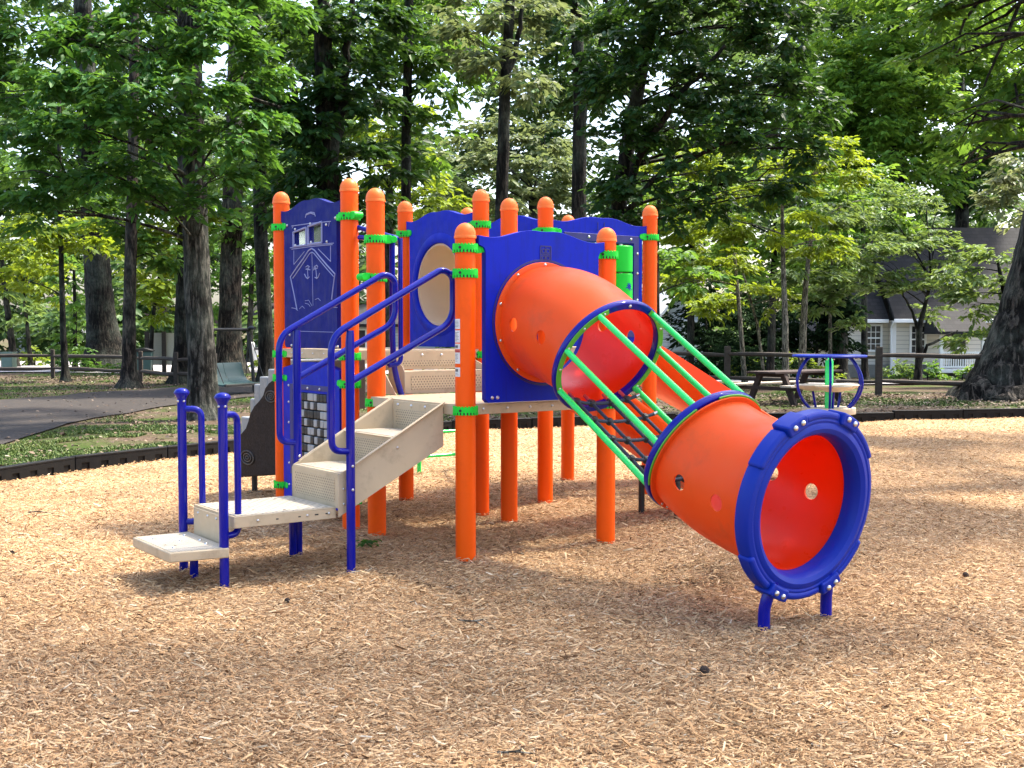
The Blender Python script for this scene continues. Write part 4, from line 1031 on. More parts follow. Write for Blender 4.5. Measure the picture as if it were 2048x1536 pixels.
tree('tall_dark_tree', 'dark tall trunk behind the blue panels right of the forked trunk', 28, [(1154,785,28),(1156,560,28),(1157,400,28),(1160,200,28),(1152,20,28),(1145,-160,28)], [.2,.185,.175,.155,.13,.1],
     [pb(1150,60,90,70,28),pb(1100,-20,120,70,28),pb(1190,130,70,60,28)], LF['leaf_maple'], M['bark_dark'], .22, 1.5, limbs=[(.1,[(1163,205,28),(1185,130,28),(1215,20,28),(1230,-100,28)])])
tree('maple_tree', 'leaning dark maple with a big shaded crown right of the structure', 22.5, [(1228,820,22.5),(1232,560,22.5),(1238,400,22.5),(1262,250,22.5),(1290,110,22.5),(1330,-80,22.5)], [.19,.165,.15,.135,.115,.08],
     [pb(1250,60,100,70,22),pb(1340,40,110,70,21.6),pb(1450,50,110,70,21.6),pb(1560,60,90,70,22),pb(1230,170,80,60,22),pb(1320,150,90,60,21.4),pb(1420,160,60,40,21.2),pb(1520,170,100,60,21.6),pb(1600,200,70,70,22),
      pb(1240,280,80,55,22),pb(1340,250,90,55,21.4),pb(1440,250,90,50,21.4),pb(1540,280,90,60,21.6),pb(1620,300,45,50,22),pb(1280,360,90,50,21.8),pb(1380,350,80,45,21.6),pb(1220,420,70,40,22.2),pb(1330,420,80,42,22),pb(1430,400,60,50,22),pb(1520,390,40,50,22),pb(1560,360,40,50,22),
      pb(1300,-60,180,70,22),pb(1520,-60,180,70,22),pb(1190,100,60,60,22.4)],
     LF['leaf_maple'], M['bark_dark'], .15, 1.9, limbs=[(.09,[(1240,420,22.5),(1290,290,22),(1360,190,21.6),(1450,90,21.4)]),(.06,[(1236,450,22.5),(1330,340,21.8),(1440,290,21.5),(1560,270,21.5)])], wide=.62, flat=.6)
tree('skinny_tree', 'skinny dark stem just right of the farthest right orange post', 26.5, [(1316,800,26.5),(1314,640,26.5),(1313,520,26.5),(1318,400,26.5)], [.07,.06,.055,.045], [pb(1340,520,60,40,26.5),pb(1400,560,60,40,26.8)], LF['leaf_mid'], M['bark_dark'], .18, 1.4)
# yellow-green understorey on the right
sap = [
 ('upright sapling with pale stem and yellow green layers above the picnic table', [(1572,752,30),(1570,640,30),(1566,520,30),(1564,400,30),(1570,290,30)], .095,
  [pb(1560,330,60,40,30),pb(1640,300,70,45,30),pb(1690,340,50,40,30.5),pb(1500,370,80,45,30),pb(1600,400,90,45,30),pb(1530,470,80,45,30),pb(1640,480,70,40,30.5),pb(1450,440,80,40,30)]),
 ('yellow green sapling behind the upper end of the tunnel bars', [(1490,760,32),(1480,640,32),(1470,520,32),(1450,420,32)], .07, [pb(1400,460,80,45,32),pb(1440,520,80,45,32),pb(1360,420,70,45,32),pb(1370,330,60,40,32.5),pb(1360,560,60,40,32.5),pb(1420,320,70,40,32.5)]),
 ('grey stemmed sapling just right of the upright sapling', [(1604,756,33),(1606,660,33),(1612,560,33),(1625,450,33)], .12, [pb(1640,430,90,45,33.5),pb(1620,540,80,45,33.5),pb(1720,400,70,45,34)]),
 ('thin stemmed sapling with drooping leaves before the dark evergreen', [(1662,748,35),(1660,640,35),(1664,540,35),(1660,440,35)], .055, [pb(1660,560,60,40,35),pb(1700,590,50,35,34.5),pb(1720,500,70,45,35),pb(1640,610,40,30,34.5),pb(1710,650,34,20,34.2)]),
 ('slanting thin sapling among the shaded stems left of the picnic table', [(1530,760,34),(1515,650,34),(1490,560,34),(1470,500,34)], .05, [pb(1480,590,60,40,34),pb(1540,600,50,35,34),pb(1420,610,50,34,34)])]
for lb_, path, r0, bl in sap:
    tree('sapling', lb_, path[0][2], path, [r0*(1-.2*i) for i in range(len(path))], bl, LF['leaf_yellow'] if 'grey stemmed' not in lb_ and 'thin stemmed' not in lb_ else LF['leaf_dogwood'], M['bark_thin'], .18, 2.0, group='saplings on the right', flat=.22, tint=-.02, wide=.42)
for lb_, Y, path, bl in (('leafy green understorey tree filling the space behind the upright sapling', 40, [(1540,752,40),(1545,600,40),(1550,450,40)], [pb(1480,350,80,55,40),pb(1580,360,90,55,40),pb(1660,420,80,55,40),pb(1420,430,70,50,40),pb(1540,460,90,55,40),pb(1640,510,70,50,40),pb(1460,530,70,50,40),pb(1560,560,70,45,40)]),
        ('green understorey tree rising between the orange post and the saplings', 42, [(1380,752,42),(1382,600,42),(1385,450,42)], [pb(1350,480,60,50,42),pb(1400,400,70,50,42),pb(1340,390,60,50,42),pb(1420,490,60,45,42),pb(1370,560,60,40,42)]),
        ('tall green understorey tree left of the poplar behind the dogwoods', 47, [(1730,752,47),(1728,600,47),(1725,420,47)], [pb(1700,440,70,50,47),pb(1760,470,70,50,47),pb(1680,520,60,40,47),pb(1800,430,60,45,47),pb(1640,350,70,50,47),pb(1720,380,70,50,47)])):
    tree('understorey_tree', lb_, Y, path, [.14,.12,.08], bl, LF['leaf_poplar'], M['bark_dark'], .24, 2.1, group='understorey trees behind the saplings', flat=.4, wide=.46)
tree('dogwood_tree', 'layered dogwood with several dark stems in front of the cream house', 36, [(1836,752,36),(1838,700,36),(1838,655,36),(1850,610,36),(1862,560,36)], [.12,.10,.09,.06,.04],
     [pb(1770,420,70,40,36.5),pb(1850,400,70,36,36.5),pb(1800,490,80,36,36),pb(1880,510,70,36,36),pb(1760,560,80,34,35.5),pb(1840,580,70,34,35.5),pb(1870,625,30,24,36.5),pb(1880,465,50,30,36),pb(1905,560,50,28,35.5),pb(1750,530,60,34,35.5),pb(1930,510,40,26,35.5)],
     LF['leaf_dogwood'], M['bark_dark'], .19, 1.7, limbs=[(.06,[(1838,735,36),(1855,690,36),(1890,675,36),(1915,660,36)]),(.06,[(1837,660,36),(1822,620,36),(1800,575,36)])], flat=.18, droop=.12, wide=.42)
tree('dogwood_tree', 'pale green dogwood at the right edge beside the huge trunk', 31, [(2040,760,31),(2030,680,31),(2010,600,31),(1995,520,31)], [.09,.08,.06,.04],
     [pb(1990,560,60,34,31),pb(1940,610,60,32,31),pb(1960,680,60,30,31),pb(1920,540,44,26,31),pb(2010,640,40,30,31),pb(1985,525,50,28,31),pb(1930,590,44,24,31),pb(2035,570,40,28,31)],
     LF['leaf_dogwood'], M['bark_dark'], .18, 1.7, flat=.18, wide=.42, tint=.08)
tree('silver_tree', 'silvery pale leaved tree at the far right edge above the roof', 29, [(2120,770,29),(2110,600,29),(2095,450,29)], [.12,.1,.07],
     [pb(2020,360,50,40,29),pb(2040,430,50,40,29),pb(2030,320,40,30,29),pb(1995,400,36,28,29),pb(2060,520,40,40,29)], LF['leaf_pale'], M['bark_dark'], .17, 1.8, flat=.3)
tree('cedar_tree', 'dark ivy covered evergreen against the left end of the cream house', 44, [(1682,752,44),(1683,660,44),(1686,540,44),(1688,480,44)], [.25,.22,.15,.08],
     [pb(1685,520,40,50,44),pb(1672,590,50,50,44),pb(1695,615,40,50,44),pb(1650,650,40,50,44),pb(1668,680,36,30,44)], LF['leaf_cedar'], M['bark_dark'], .2, 3.2, flat=.8)
tree('poplar_tree', 'tall bright green tree towering behind the cream house', 56, [(1800,752,56),(1796,560,56),(1792,330,56),(1785,0,56)], [.45,.4,.35,.25],
     [pb(1740,60,130,90,56),pb(1860,90,120,90,56),pb(1800,200,130,90,55),pb(1720,230,90,80,55),pb(1880,240,110,80,55),pb(1780,330,110,70,55),pb(1700,350,90,70,55),pb(1870,370,70,50,56),pb(1960,180,100,90,57),pb(1800,-60,220,90,57),pb(1700,150,80,80,55),pb(1600,250,90,70,56),pb(1560,330,80,60,56),pb(1480,290,80,60,57),pb(1640,150,80,70,57),pb(1400,360,70,50,58),pb(1960,60,90,70,57),pb(2040,200,80,90,58)],
     LF['leaf_poplar'], M['bark_dark'], .32, 2.6, tint=.06, flat=.7)
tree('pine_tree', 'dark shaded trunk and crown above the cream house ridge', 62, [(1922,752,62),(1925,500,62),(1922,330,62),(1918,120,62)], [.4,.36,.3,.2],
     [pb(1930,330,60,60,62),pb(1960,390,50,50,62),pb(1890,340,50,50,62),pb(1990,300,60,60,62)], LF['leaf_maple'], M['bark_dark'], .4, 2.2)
tree('giant_oak', 'huge dark leaning trunk with flared roots at the right edge', 25.6, [(2022,800,25.6),(2032,700,25.6),(2062,590,25.6),(2105,400,25.6),(2160,150,25.6),(2220,-200,25.6)], [.62,.58,.55,.5,.46,.4],
     [pb(2200,-100,200,90,25),pb(2100,-150,180,80,24.5)], LF['leaf_mid'], M['bark_giant'], .22, 1.4, flare=2.0,
     limbs=[(.32,[(1985,775,25.2),(1950,795,24.8),(1925,806,24.6)]),(.3,[(2020,785,25.2),(2010,806,24.4),(2005,816,24.2)])])
# left understorey and lawn trees far off
far = [('leaf_yellow','low sunlit yellow green tree beside the white house on the left',48,[(62,735,48),(55,660,48),(45,560,48)],.10,[pb(60,560,60,40,48),pb(30,520,60,40,48),pb(110,530,60,36,48),pb(110,590,34,24,48)]),
 ('leaf_yellow','sunlit yellow maple low behind the slim brown trunk',39,[(300,745,39),(305,640,39),(320,540,39)],.08,[pb(320,560,60,36,39),pb(290,520,60,36,39),pb(350,590,40,26,39),pb(310,610,50,30,39),pb(270,470,70,40,40)]),
 ('leaf_dogwood','twin stemmed dark tree at the far left edge by the street',46,[(30,738,46),(12,600,46),(2,500,46)],.14,[pb(10,470,70,50,46),pb(40,620,30,26,46),pb(-30,560,60,60,46)]),
 ('leaf_mid','shrubby green tree behind the left fence beside the massive trunk',44,[(150,742,44),(150,640,44),(148,540,44)],.09,[pb(150,600,34,40,44),pb(160,660,36,36,44),pb(140,540,40,40,44),pb(165,705,30,24,44)]),
 ('leaf_mid','green tree over the grey house seen left of the structure',54,[(500,730,54),(500,640,54),(505,500,54)],.16,[pb(490,560,60,40,54),pb(440,600,44,36,54),pb(520,500,60,60,54),pb(420,520,50,50,54),pb(380,560,50,40,54)])]
for mt, lb_, Y, path, r0, bl in far:
    tree('lawn_tree', lb_, Y, path, [r0*(1-.22*i) for i in range(len(path))], bl, LF[mt], M['bark_dark'], .27, 1.7, group='trees along the street')
tree('sunlit_beech', 'pale olive tree filling the gap behind the forked trunk', 46, [(1060,755,46),(1062,560,46),(1066,380,46)], [.25,.22,.15],
     [pb(1000,330,80,50,46),pb(1080,350,90,60,46),pb(960,400,70,50,46),pb(1040,420,100,50,46),pb(1120,410,60,50,46),pb(920,350,60,50,46),pb(1090,270,60,40,47),pb(1010,260,50,40,47),pb(950,270,50,40,47)], LF['leaf_olive'], M['bark_dark'], .3, 1.8)
tree('maple_tree', 'sunlit yellow green tree behind the slender trunk in the middle', 43, [(770,755,43),(775,560,43),(780,380,43)], [.22,.2,.13],
     [pb(760,260,60,45,43),pb(800,230,60,40,43),pb(740,340,60,40,43),pb(830,330,60,50,43),pb(880,400,70,50,43),pb(800,420,60,40,43),pb(720,290,40,34,43)], LF['leaf_yellow'], M['bark_dark'], .28, 1.6, tint=-.1)
# overhead tree standing outside the frame on the right; its low boughs hang into the upper right corner
tree('shade_tree', 'leafy boughs hanging into the upper right corner from overhead', 15, [(2500,1010,12.),(2480,700,12.),(2450,300,12.2),(2420,-300,12.5),(2380,-900,13)], [.36,.32,.3,.26,.2],
     [pb(1960,40,120,60,17),pb(2040,130,90,60,16.6),pb(1890,120,90,45,17),pb(2000,220,80,50,16.6),pb(2050,280,60,40,16.4),pb(1930,250,60,40,17),pb(1860,40,100,40,17.4),pb(2120,200,90,80,16.4),pb(2150,60,110,80,16.6),pb(2020,-60,160,60,17),pb(1850,-50,150,50,17.4),pb(1920,330,40,22,17)],
     LF['leaf_mid'], M['bark_dark'], .155, 1.55, limbs=[(.05,[(2300,-60,14),(2100,-30,16),(1950,60,17)]),(.03,[(2060,-40,16.5),(1990,120,16.6),(1960,200,16.8)]),(.03,[(1990,-40,17),(1930,40,17),(1900,110,17)])], tint=-.05)
print('leaves', LEAFN[0])
# the wood beyond the houses: one far mass
bl = []
for x in range(-1590, 3650, 95):
    for y, Y in ((690, 64), (620, 66), (520, 70), (410, 74), (300, 78), (190, 82), (90, 86), (0, 90)):
        hole = RNG.random()
        if (x < -300 or x > 2350) and (y < 150 or hole < .15): continue
        if y < 260 and x < 1500 and hole < .22: continue
        if 1650 < x < 2100 and y > 600: continue
        bl.append(pxblob(x + RNG.normal()*30, y + RNG.normal()*22, 88, 66, Y + RNG.normal()*3))
fw = crown_mesh('far_woods', bl, LF['leaf_far'], None, .5, per=8, cover=3.0, flat=.6, clump=.5)
tag(fw, 'distant green wood filling the background beyond the street', 'woods', kind='stuff'); LEAFN[0] += len(fw.data.polygons)//2
tr_ = []
# canopy overhead, outside the frame, that shades the playground
def shade_tree(label, x, y, h, rad, R, n, cc):
    base = np.array([x, y, float(terr(x, y))]); r = empty('shade_tree', base, 0, label, 'tree', 'shade trees standing outside the frame')
    tb = MB().tube([(0,0,-.2),(0,0,.3),(.1,.05,h*.4),((cc[0]-x)*.3,(cc[1]-y)*.3,h*.72),((cc[0]-x)*.8,(cc[1]-y)*.8,h)], [rad*1.5,rad,rad*.85,rad*.6,rad*.3], 14); bl_ = []
    for k in range(n):
        a = RNG.random()*2*pi; q = R*math.sqrt(RNG.random()); c = np.array([cc[0]+q*cos(a), cc[1]+q*sin(a), h*.76 + RNG.random()*h*.36 - .08*q])
        bl_.append((c, (1.9, 1.9, .8))); tb.tube([((cc[0]-x)*.25, (cc[1]-y)*.25, h*.66), tuple((c-base)*np.array([.6,.6,.92])), tuple(c-base)], [.1,.07,.03], 6)
    tb.build('trunk', M['bark_dark'], r, smooth=60); o = crown_mesh('crown', bl_, LF['leaf_mid'], r, .24, cover=.14, off=base); LEAFN[0] += len(o.data.polygons)//2
SHADE = [('tall tree off the right side of the playground', 9.5, 12., 13.5, .35, 5.5, 46, (6.2, 11.)), ('tall tree off the right rear of the wood chips', 13., 19., 14, .35, 6., 30, (10.5, 16.)), ('tall tree off the near right side of the playground', 8.5, 4., 13, .35, 5.2, 40, (6.2, 5.2)), ('tall tree off the left side of the wood chips', -10., 5., 13, .35, 5.0, 24, (-7., 6.)), ('slender tree leaning in over the playground from the right', 8.2, 8., 14.5, .22, 4.6, 34, (2.6, 9.))]
for s_ in SHADE: shade_tree(*s_)
print('leaves', LEAFN[0])

# ------------------------------------------------------------------ fences
def fence(name, label, px_posts, rails, Yz, post_top, w=.055, extra=None):
    """px_posts: (x, y_base) of each post on the ground; rails: heights above ground"""
    P = [gnd(x, y) for x, y in px_posts]; P = [np.array([p[0], p[1], float(terr(p[0], p[1]))]) for p in P]
    base = P[0].copy(); r = empty(name, base, 0, label, 'fence')
    for p in P:
        q = p-base; MB().obox(q + np.array([0, 0, post_top/2-.1]), (1,0,0), (0,1,0), (0,0,1), w, w*.8, post_top/2+.1).build('post', M['fence_wood'], r, bev=.01)
    for a, b_ in zip(P[:-1], P[1:]):
        for z in rails:
            d = b_-a; n_ = 7; pts_ = [a-base + d*t + np.array([0, -.0, z + .02*sin(3*t+z*9) + RNG.normal()*.006]) for t in np.linspace(-.01, 1.01, n_)]
            MB().tube(pts_, [.036] + [.055*RNG.uniform(.9, 1.1) for _ in range(n_-2)] + [.036], 7).build('rail', M['fence_wood'], r, smooth=20)
    return r
fence('rail_fence', 'weathered two rail timber fence along the street on the left', [(-150,757),(106,757),(282,764),(352,772),(430,772)], (.30,.66), 36, .86)
fence('rail_fence', 'dark two rail timber fence crossing in front of the cream house', [(1290,772),(1454,779),(1757,791),(2075,797),(2400,802)], (.30,.87), 27, 1.08, w=.07)

# ------------------------------------------------------------------ picnic table
def local_box(mb, c, ax, ay, hx, hy, hz): mb.obox(c, (ax[0], ax[1], 0), (ay[0], ay[1], 0), (0,0,1), hx, hy, hz)
q = gnd(1590, 806); pt = empty('picnic_table', (q[0], q[1], float(terr(q[0], q[1]))), radians(38), 'dark brown wooden picnic table with a worn pale bench behind the tunnel', 'picnic table')
for k in range(5): MB().box(-1.05, 1.05, -.36+.145*k, -.36+.145*k+.138, .60, .64).build('top_plank', M['table_wood'], pt, bev=.005)
for y, m_, dz in ((-.72, 'bench_wood', 0), (.62, 'bench_wood', .0)): MB().box(-1.05, 1.05, y-.02, y+.24, .345, .385).build('bench', M[m_], pt, bev=.006)
for x in (-.72, .72):
    o = MB()
    for s_ in (-1, 1): o.obox((x, s_*.42, .29), (1,0,0), np.array([0, .42, .91])*1. if s_ < 0 else np.array([0, -.42, .91]), np.array([0, .91, -.42]) if s_ < 0 else np.array([0, .91, .42]), .04, .34, .055)
    o.box(x-.06, x-.02, -.74, .88, .27, .34); o.box(x-.06, x-.02, -.36, .36, .53, .598); o.build('leg_frame', M['table_wood'], pt, bev=.004)

# ------------------------------------------------------------------ standing spinner
q = gnd(1657, 850); sp_ = empty('spinner', (q[0], q[1], float(terr(q[0], q[1]))), .2, 'blue hooped spinner with tan seats and a green centre pole', 'playground spinner')
MB().lathe([(.062, -.1), (.062, 1.0), (.05, 1.035), (.03, 1.055), (0, 1.06)], 22).build('pole', M['green_pipe'], sp_)
MB().lathe([(.06, .20), (.40, .20), (.405, .21), (.405, .295), (.395, .30), (.06, .285)], 48, closed=True).build('base_disc', M['tan_light'], sp_, bev=.004)
MB().lathe([(.36, 1.07), (.55, 1.07), (.56, 1.08), (.56, 1.095), (.55, 1.105), (.36, 1.105), (.35, 1.09)], 56, closed=True).build('top_ring', M['blue_ring'], sp_)
for k in range(6):
    a = 2*pi*k/6 + .1; d = np.array([cos(a), sin(a), 0]); t = np.array([-sin(a), cos(a), 0])
    pts_ = [d*(.33 + .22*sin(pi*s)**.8) + ZV*(.29 + .79*s) for s in np.linspace(0, 1, 15)]
    MB().tube(pts_, .02, 12).build('hoop', M['blue_pipe'], sp_)
    for s_ in (-1, 1): bolt(tuple(d*.47 + t*s_*.05 + ZV*1.05), tuple(d), sp_, 1.2)
for k in range(3):
    a = 2*pi*k/3 - 1.75; d = np.array([cos(a), sin(a), 0])
    MB().lathe([(0, .545), (.12, .55), (.25, .595), (.285, .635), (.28, .645), (.15, .625), (0, .62)], 30, d*.25).build('seat', M['tan_light'], sp_, smooth=50)
    MB().tube([tuple(d*.2 + ZV*.29), tuple(d*.25 + ZV*.56)], .02, 10).build('seat_stem', M['blue_pipe'], sp_)

# ------------------------------------------------------------------ glider bench
q = gnd(462, 790); gb = empty('glider_bench', (q[0], q[1], float(terr(q[0], q[1]))), radians(62), 'dark green curved glider bench hanging in a black frame by the path', 'glider bench')
prof = [(-.42, .26), (-.30, .235), (-.12, .25), (.05, .30), (.16, .42), (.22, .58), (.25, .70)]
pr = [(y, z) for y, z in prof] + [(y-.03, z-.035) if z > .4 else (y, z-.04) for y, z in reversed(prof)]
for x0, x1 in ((-.62, -.005), (.005, .62)): MB().prism(pr, [], lambda a, b_, t: (t, a, b_), x0, x1).build('seat', M['glider'] if 'glider' in M else M['black'], gb, bev=.008)
MB().box(-.66, .66, -.44, -.39, .20, .245).build('seat_frame', M['black'], gb, bev=.006)
for x in (-.78, .78):
    MB().tube(fillet([(x, -.02, -.1), (x*.98, .02, .6), (x*.95, .12, 1.42), (x*.93, .05, 1.5), (x*.92, -.1, 1.48)], .1), .042, 12).build('leg', M['black'], gb)
    MB().tube([(x*.95, .1, 1.42), (x*.88, -.40, .27)], .010, 8).build('hanger', M['black'], gb); MB().tube([(x*.95, .1, 1.42), (x*.88, .16, .34)], .010, 8).build('hanger', M['black'], gb)
MB().tube([(-.74, .1, 1.45), (.74, .1, 1.45)], .035, 12).build('crossbar', M['black'], gb)

# ------------------------------------------------------------------ things along the left street
q = gnd(330, 748); sg = empty('screen_panel', (q[0], q[1], 0), 0, 'beige screen panel with dark posts standing behind the left fence', 'screen')
k = q[1]/F
MB().box(-32*k, 40*k, -.03, .03, 18*k, 82*k).build('panel', M['stucco'], sg, bev=.01)
for x in (-34, 0, 42): MB().box((x-4)*k, (x+4)*k, -.12, -.035, -.1, 85*k).build('post', M['fence_wood'], sg, bev=.01)
q = gnd(18, 742); ub = MB().box(-.2, .2, -.2, .2, -.05, .62); ub.box(-.215, .215, -.215, .215, .62, .68); ub.box(-.16, .16, -.21, -.2, .1, .56); o = ub.build('utility_box', M['util'] if 'util' in M else M['grey_step'], None, bev=.015); o.location = (q[0], q[1], 0); tag(o, 'green grey utility cabinet at the far left behind the fence', 'utility box')
for i, (x, lb_) in enumerate(((505, 'tall slim white bollard behind the glider bench'), (517, 'short stout white bollard with a dark cap behind the glider bench'))):
    q = gnd(x, 736); r = empty('bollard', (q[0], q[1], 0), 0, lb_, 'bollard'); h = .95 if i == 0 else .72; rr = .09 if i == 0 else .15
    MB().lathe([(rr, -.1), (rr, h), (rr*.5, h+.05), (0, h+.06)], 16).build('body', M['white_paint'], r)
    if i: MB().lathe([(rr*1.08, h-.02), (rr*1.08, h+.05), (0, h+.09)], 16).build('cap', M['black'], r)
q = gnd(286, 752); r = empty('trash_cart', (q[0], q[1], 0), .2, 'dark green wheeled cart standing left of the beige screen', 'trash cart')
MB().prism([(-.25, .08), (.25, .08), (.30, .78), (-.30, .78)], [], lambda a, b_, t: (a, t, b_), -.3, .3).build('body', M['glider'] if 'glider' in M else M['black'], r, bev=.02)
MB().prism([(-.34, .785), (.34, .785), (.34, .83), (.1, .90), (-.34, .86)], [], lambda a, b_, t: (a, t, b_), -.34, .34).build('lid', M['black'], r, bev=.02)
for x in (-.2, .2): MB().lathe([(.1, -.03), (.1, .03)], 14, (x, .3, .1), (1, 0, 0)).build('wheel', M['black'], r)

# ------------------------------------------------------------------ houses
def window(par, x, z, w_, h, y, nx=3, nz=4):
    f = MB().prism([(x-w_/2-.09, z-.09), (x+w_/2+.09, z-.09), (x+w_/2+.09, z+h+.09), (x-w_/2-.09, z+h+.09)], [[(x-w_/2, z), (x+w_/2, z), (x+w_/2, z+h), (x-w_/2, z+h)]], lambda a, b_, t: (a, t, b_), y-.07, y+.0).build('window', M['white_paint'], par, bev=.006)
    MB().box(x-w_/2, x+w_/2, y-.02, y-.012, z, z+h).build('pane', M['dark_glass'], f)
    g_ = MB(); 
    for i in range(1, nx): g_.box(x-w_/2+w_*i/nx-.012, x-w_/2+w_*i/nx+.012, y-.035, y-.0205, z, z+h)
    for j in range(1, nz): g_.box(x-w_/2, x+w_/2, y-.037, y-.0215, z+h*j/nz-.012, z+h*j/nz+.012)
    g_.box(x-w_/2, x+w_/2, y-.045, y-.0225, z+h*.5-.03, z+h*.5+.03); g_.build('muntins', M['white_paint'], f)
    return f
HY = 52.; k = HY/F; hx = (1693-1024)*k; hz = CAMH - (750-660)*k
def X(px): return (px-1693)*k
def Z(py): return CAMH + (660-py)*k - hz
hs = empty('house', (hx, HY, hz), 0, 'cream sided house with dark shingle roof, white porch and dormer on the right', 'house')
eave = Z(640); ridge = Z(440)
MB().box(0, X(1785), .6, 7, .45, eave-.02).build('wing_wall', M['siding_cream'], hs)
MB().box(X(1785), X(2230), 0, 8, .45, eave-.02).build('wall', M['siding_cream'], hs)
MB().box(.05, X(2225), .06, 7.9, -.9, .448).build('foundation', M['found'], hs)
rf = MB().prism([(-.45, eave-.12), (-.45, eave+.06), (4.2, ridge), (8.5, eave+.06), (8.5, eave-.12), (4.2, ridge-.2)], [], lambda a, b_, t: (t, a, b_), X(1782), X(2240)).build('roof', M['shingle'], hs)
MB().prism([(.25, eave-.1), (.25, eave+.05), (3.6, eave+3.0), (7.2, eave+.05), (7.2, eave-.1), (3.6, eave+2.8)], [], lambda a, b_, t: (t, a, b_), -.3, X(1782)-.02).build('wing_roof', M['shingle'], hs)
MB().box(X(1780), X(2240), -.56, -.452, eave-.13, eave+.04).build('gutter', M['white_paint'], rf, bev=.02)
MB().box(-.3, X(1780)-.02, .13, .245, eave-.13, eave+.03).build('gutter', M['white_paint'], rf, bev=.02)
MB().box(X(1784), X(1791), -.06, -.003, -.1, eave-.1).build('corner_board', M['white_paint'], hs); 
MB().tube([(X(1781), -.45, eave-.08), (X(1781), -.1, eave-.35), (X(1781), -.1, .1)], .05, 8).build('downspout', M['white_paint'], hs)
window(hs, X(1754), Z(700), .62, 1.05, .6); window(hs, X(1835), Z(705), .56, 1.15, 0); window(hs, X(1998), Z(706), .62, 1.0, 0); window(hs, X(2120), Z(706), .62, 1.0, 0)
d = MB().box(X(1902), X(1930), -.05, -.003, Z(738), Z(655)).build('door', M['dark_glass'], hs)
MB().box(X(1903), X(1929), -.06, -.052, Z(698), Z(694)).build('door_rail', M['white_paint'], d)
dm = MB().box(X(1893), X(1948), 1.3, 4, Z(612), Z(560)).build('dormer', M['white_paint'], hs)
MB().prism([(X(1886), Z(562)), (X(1920.5), Z(520)), (X(1955), Z(562)), (X(1955), Z(558)), (X(1920.5), Z(514)), (X(1886), Z(558))], [], lambda a, b_, t: (a, t, b_), 1.05, 4.2).build('dormer_roof', M['shingle'], dm)
MB().prism([(X(1893), Z(560)), (X(1948), Z(560)), (X(1920.5), Z(524))], [], lambda a, b_, t: (a, t, b_), 1.3, 1.5).build('gable', M['white_paint'], dm)
window(dm, X(1920.5), Z(606), .6, .85, 1.3, 2, 2)
pc = MB().box(X(1850), X(1935), -1.9, -.01, Z(743), Z(736)).build('porch', M['white_paint'], hs, bev=.02)
MB().prism([(-2.2, eave-.62), (-2.2, eave-.5), (-.4, eave+.5), (-.4, eave-.62)], [], lambda a, b_, t: (t, a, b_), X(1850)-.2, X(1936)+.15).build('porch_roof', M['shingle'], pc)
for x in (1853, 1933): MB().box(X(x)-.07, X(x)+.07, -1.85, -1.71, Z(736)+.002, eave-.6).build('porch_post', M['white_paint'], pc, bev=.01)
for z in (735-32, 735-4): MB().box(X(1856), X(1930), -1.81, -1.75, Z(z)-.04, Z(z)+.03).build('rail', M['white_paint'], pc)
for x in np.linspace(1859, 1927, 16): MB().box(X(x)-.02, X(x)+.02, -1.80, -1.76, Z(731)+.03, Z(703)-.04).build('baluster', M['white_paint'], pc)
for y in (-1.86, -.75):
    for dz in (0, -.55): MB().tube([(X(1936), y, Z(703)+dz), (X(1978), y, Z(728)+dz)], .04, 6).build('stair_rail', M['white_paint'], pc)
    for t in np.linspace(.1, 1, 9): MB().box(X(1936+42*t)-.02, X(1936+42*t)+.02, y-.02, y+.02, Z(703+25*t)-.56, Z(703+25*t)).build('baluster', M['white_paint'], pc)
for i in range(3): MB().box(X(1936)+i*.28, X(1936)+(i+1)*.28, -1.85, -.75, -.4, Z(738)-.16*(i+1)).build('porch_step', M['white_paint'], pc)
def shrub(label, x, y, r, mt, size=.12, cov=2.2, ybase=None):
    P = np.array([x, y, float(terr(x, y))]); e = empty('shrub', P, 0, label, 'shrub', 'shrubs by the houses')
    MB().tube([(0,0,-.1),(0,.02,r*.4),(.03,0,r)], [.03,.025,.01], 6).build('stem', M['bark_dark'], e)
    crown_mesh('foliage', [(P + np.array([0,0,r*.75]), (r*1.3, r, r*.75)), (P + np.array([r*.8,0,r*.5]), (r*.8, r*.8, r*.5))], mt, e, size, cover=cov, off=P, nsub=9, flat=.8); return e
for px, r, mt, lb_ in ((1745,.5,'leaf_dogwood','low green shrub below the window of the cream house'),(1770,.42,'leaf_mid','small shrub at the corner board of the cream house'),(1805,.45,'leaf_mid','rounded shrub left of the dogwood stems'),(1870,.35,'leaf_mid','dark low shrub under the white porch'),(1905,.38,'leaf_yellow','reddish green plant in front of the porch steps'),(1945,.4,'leaf_dogwood','shrub beside the porch stair rail')):
    shrub(lb_, hx + X(px), HY-3.2, r, M[mt], .16)
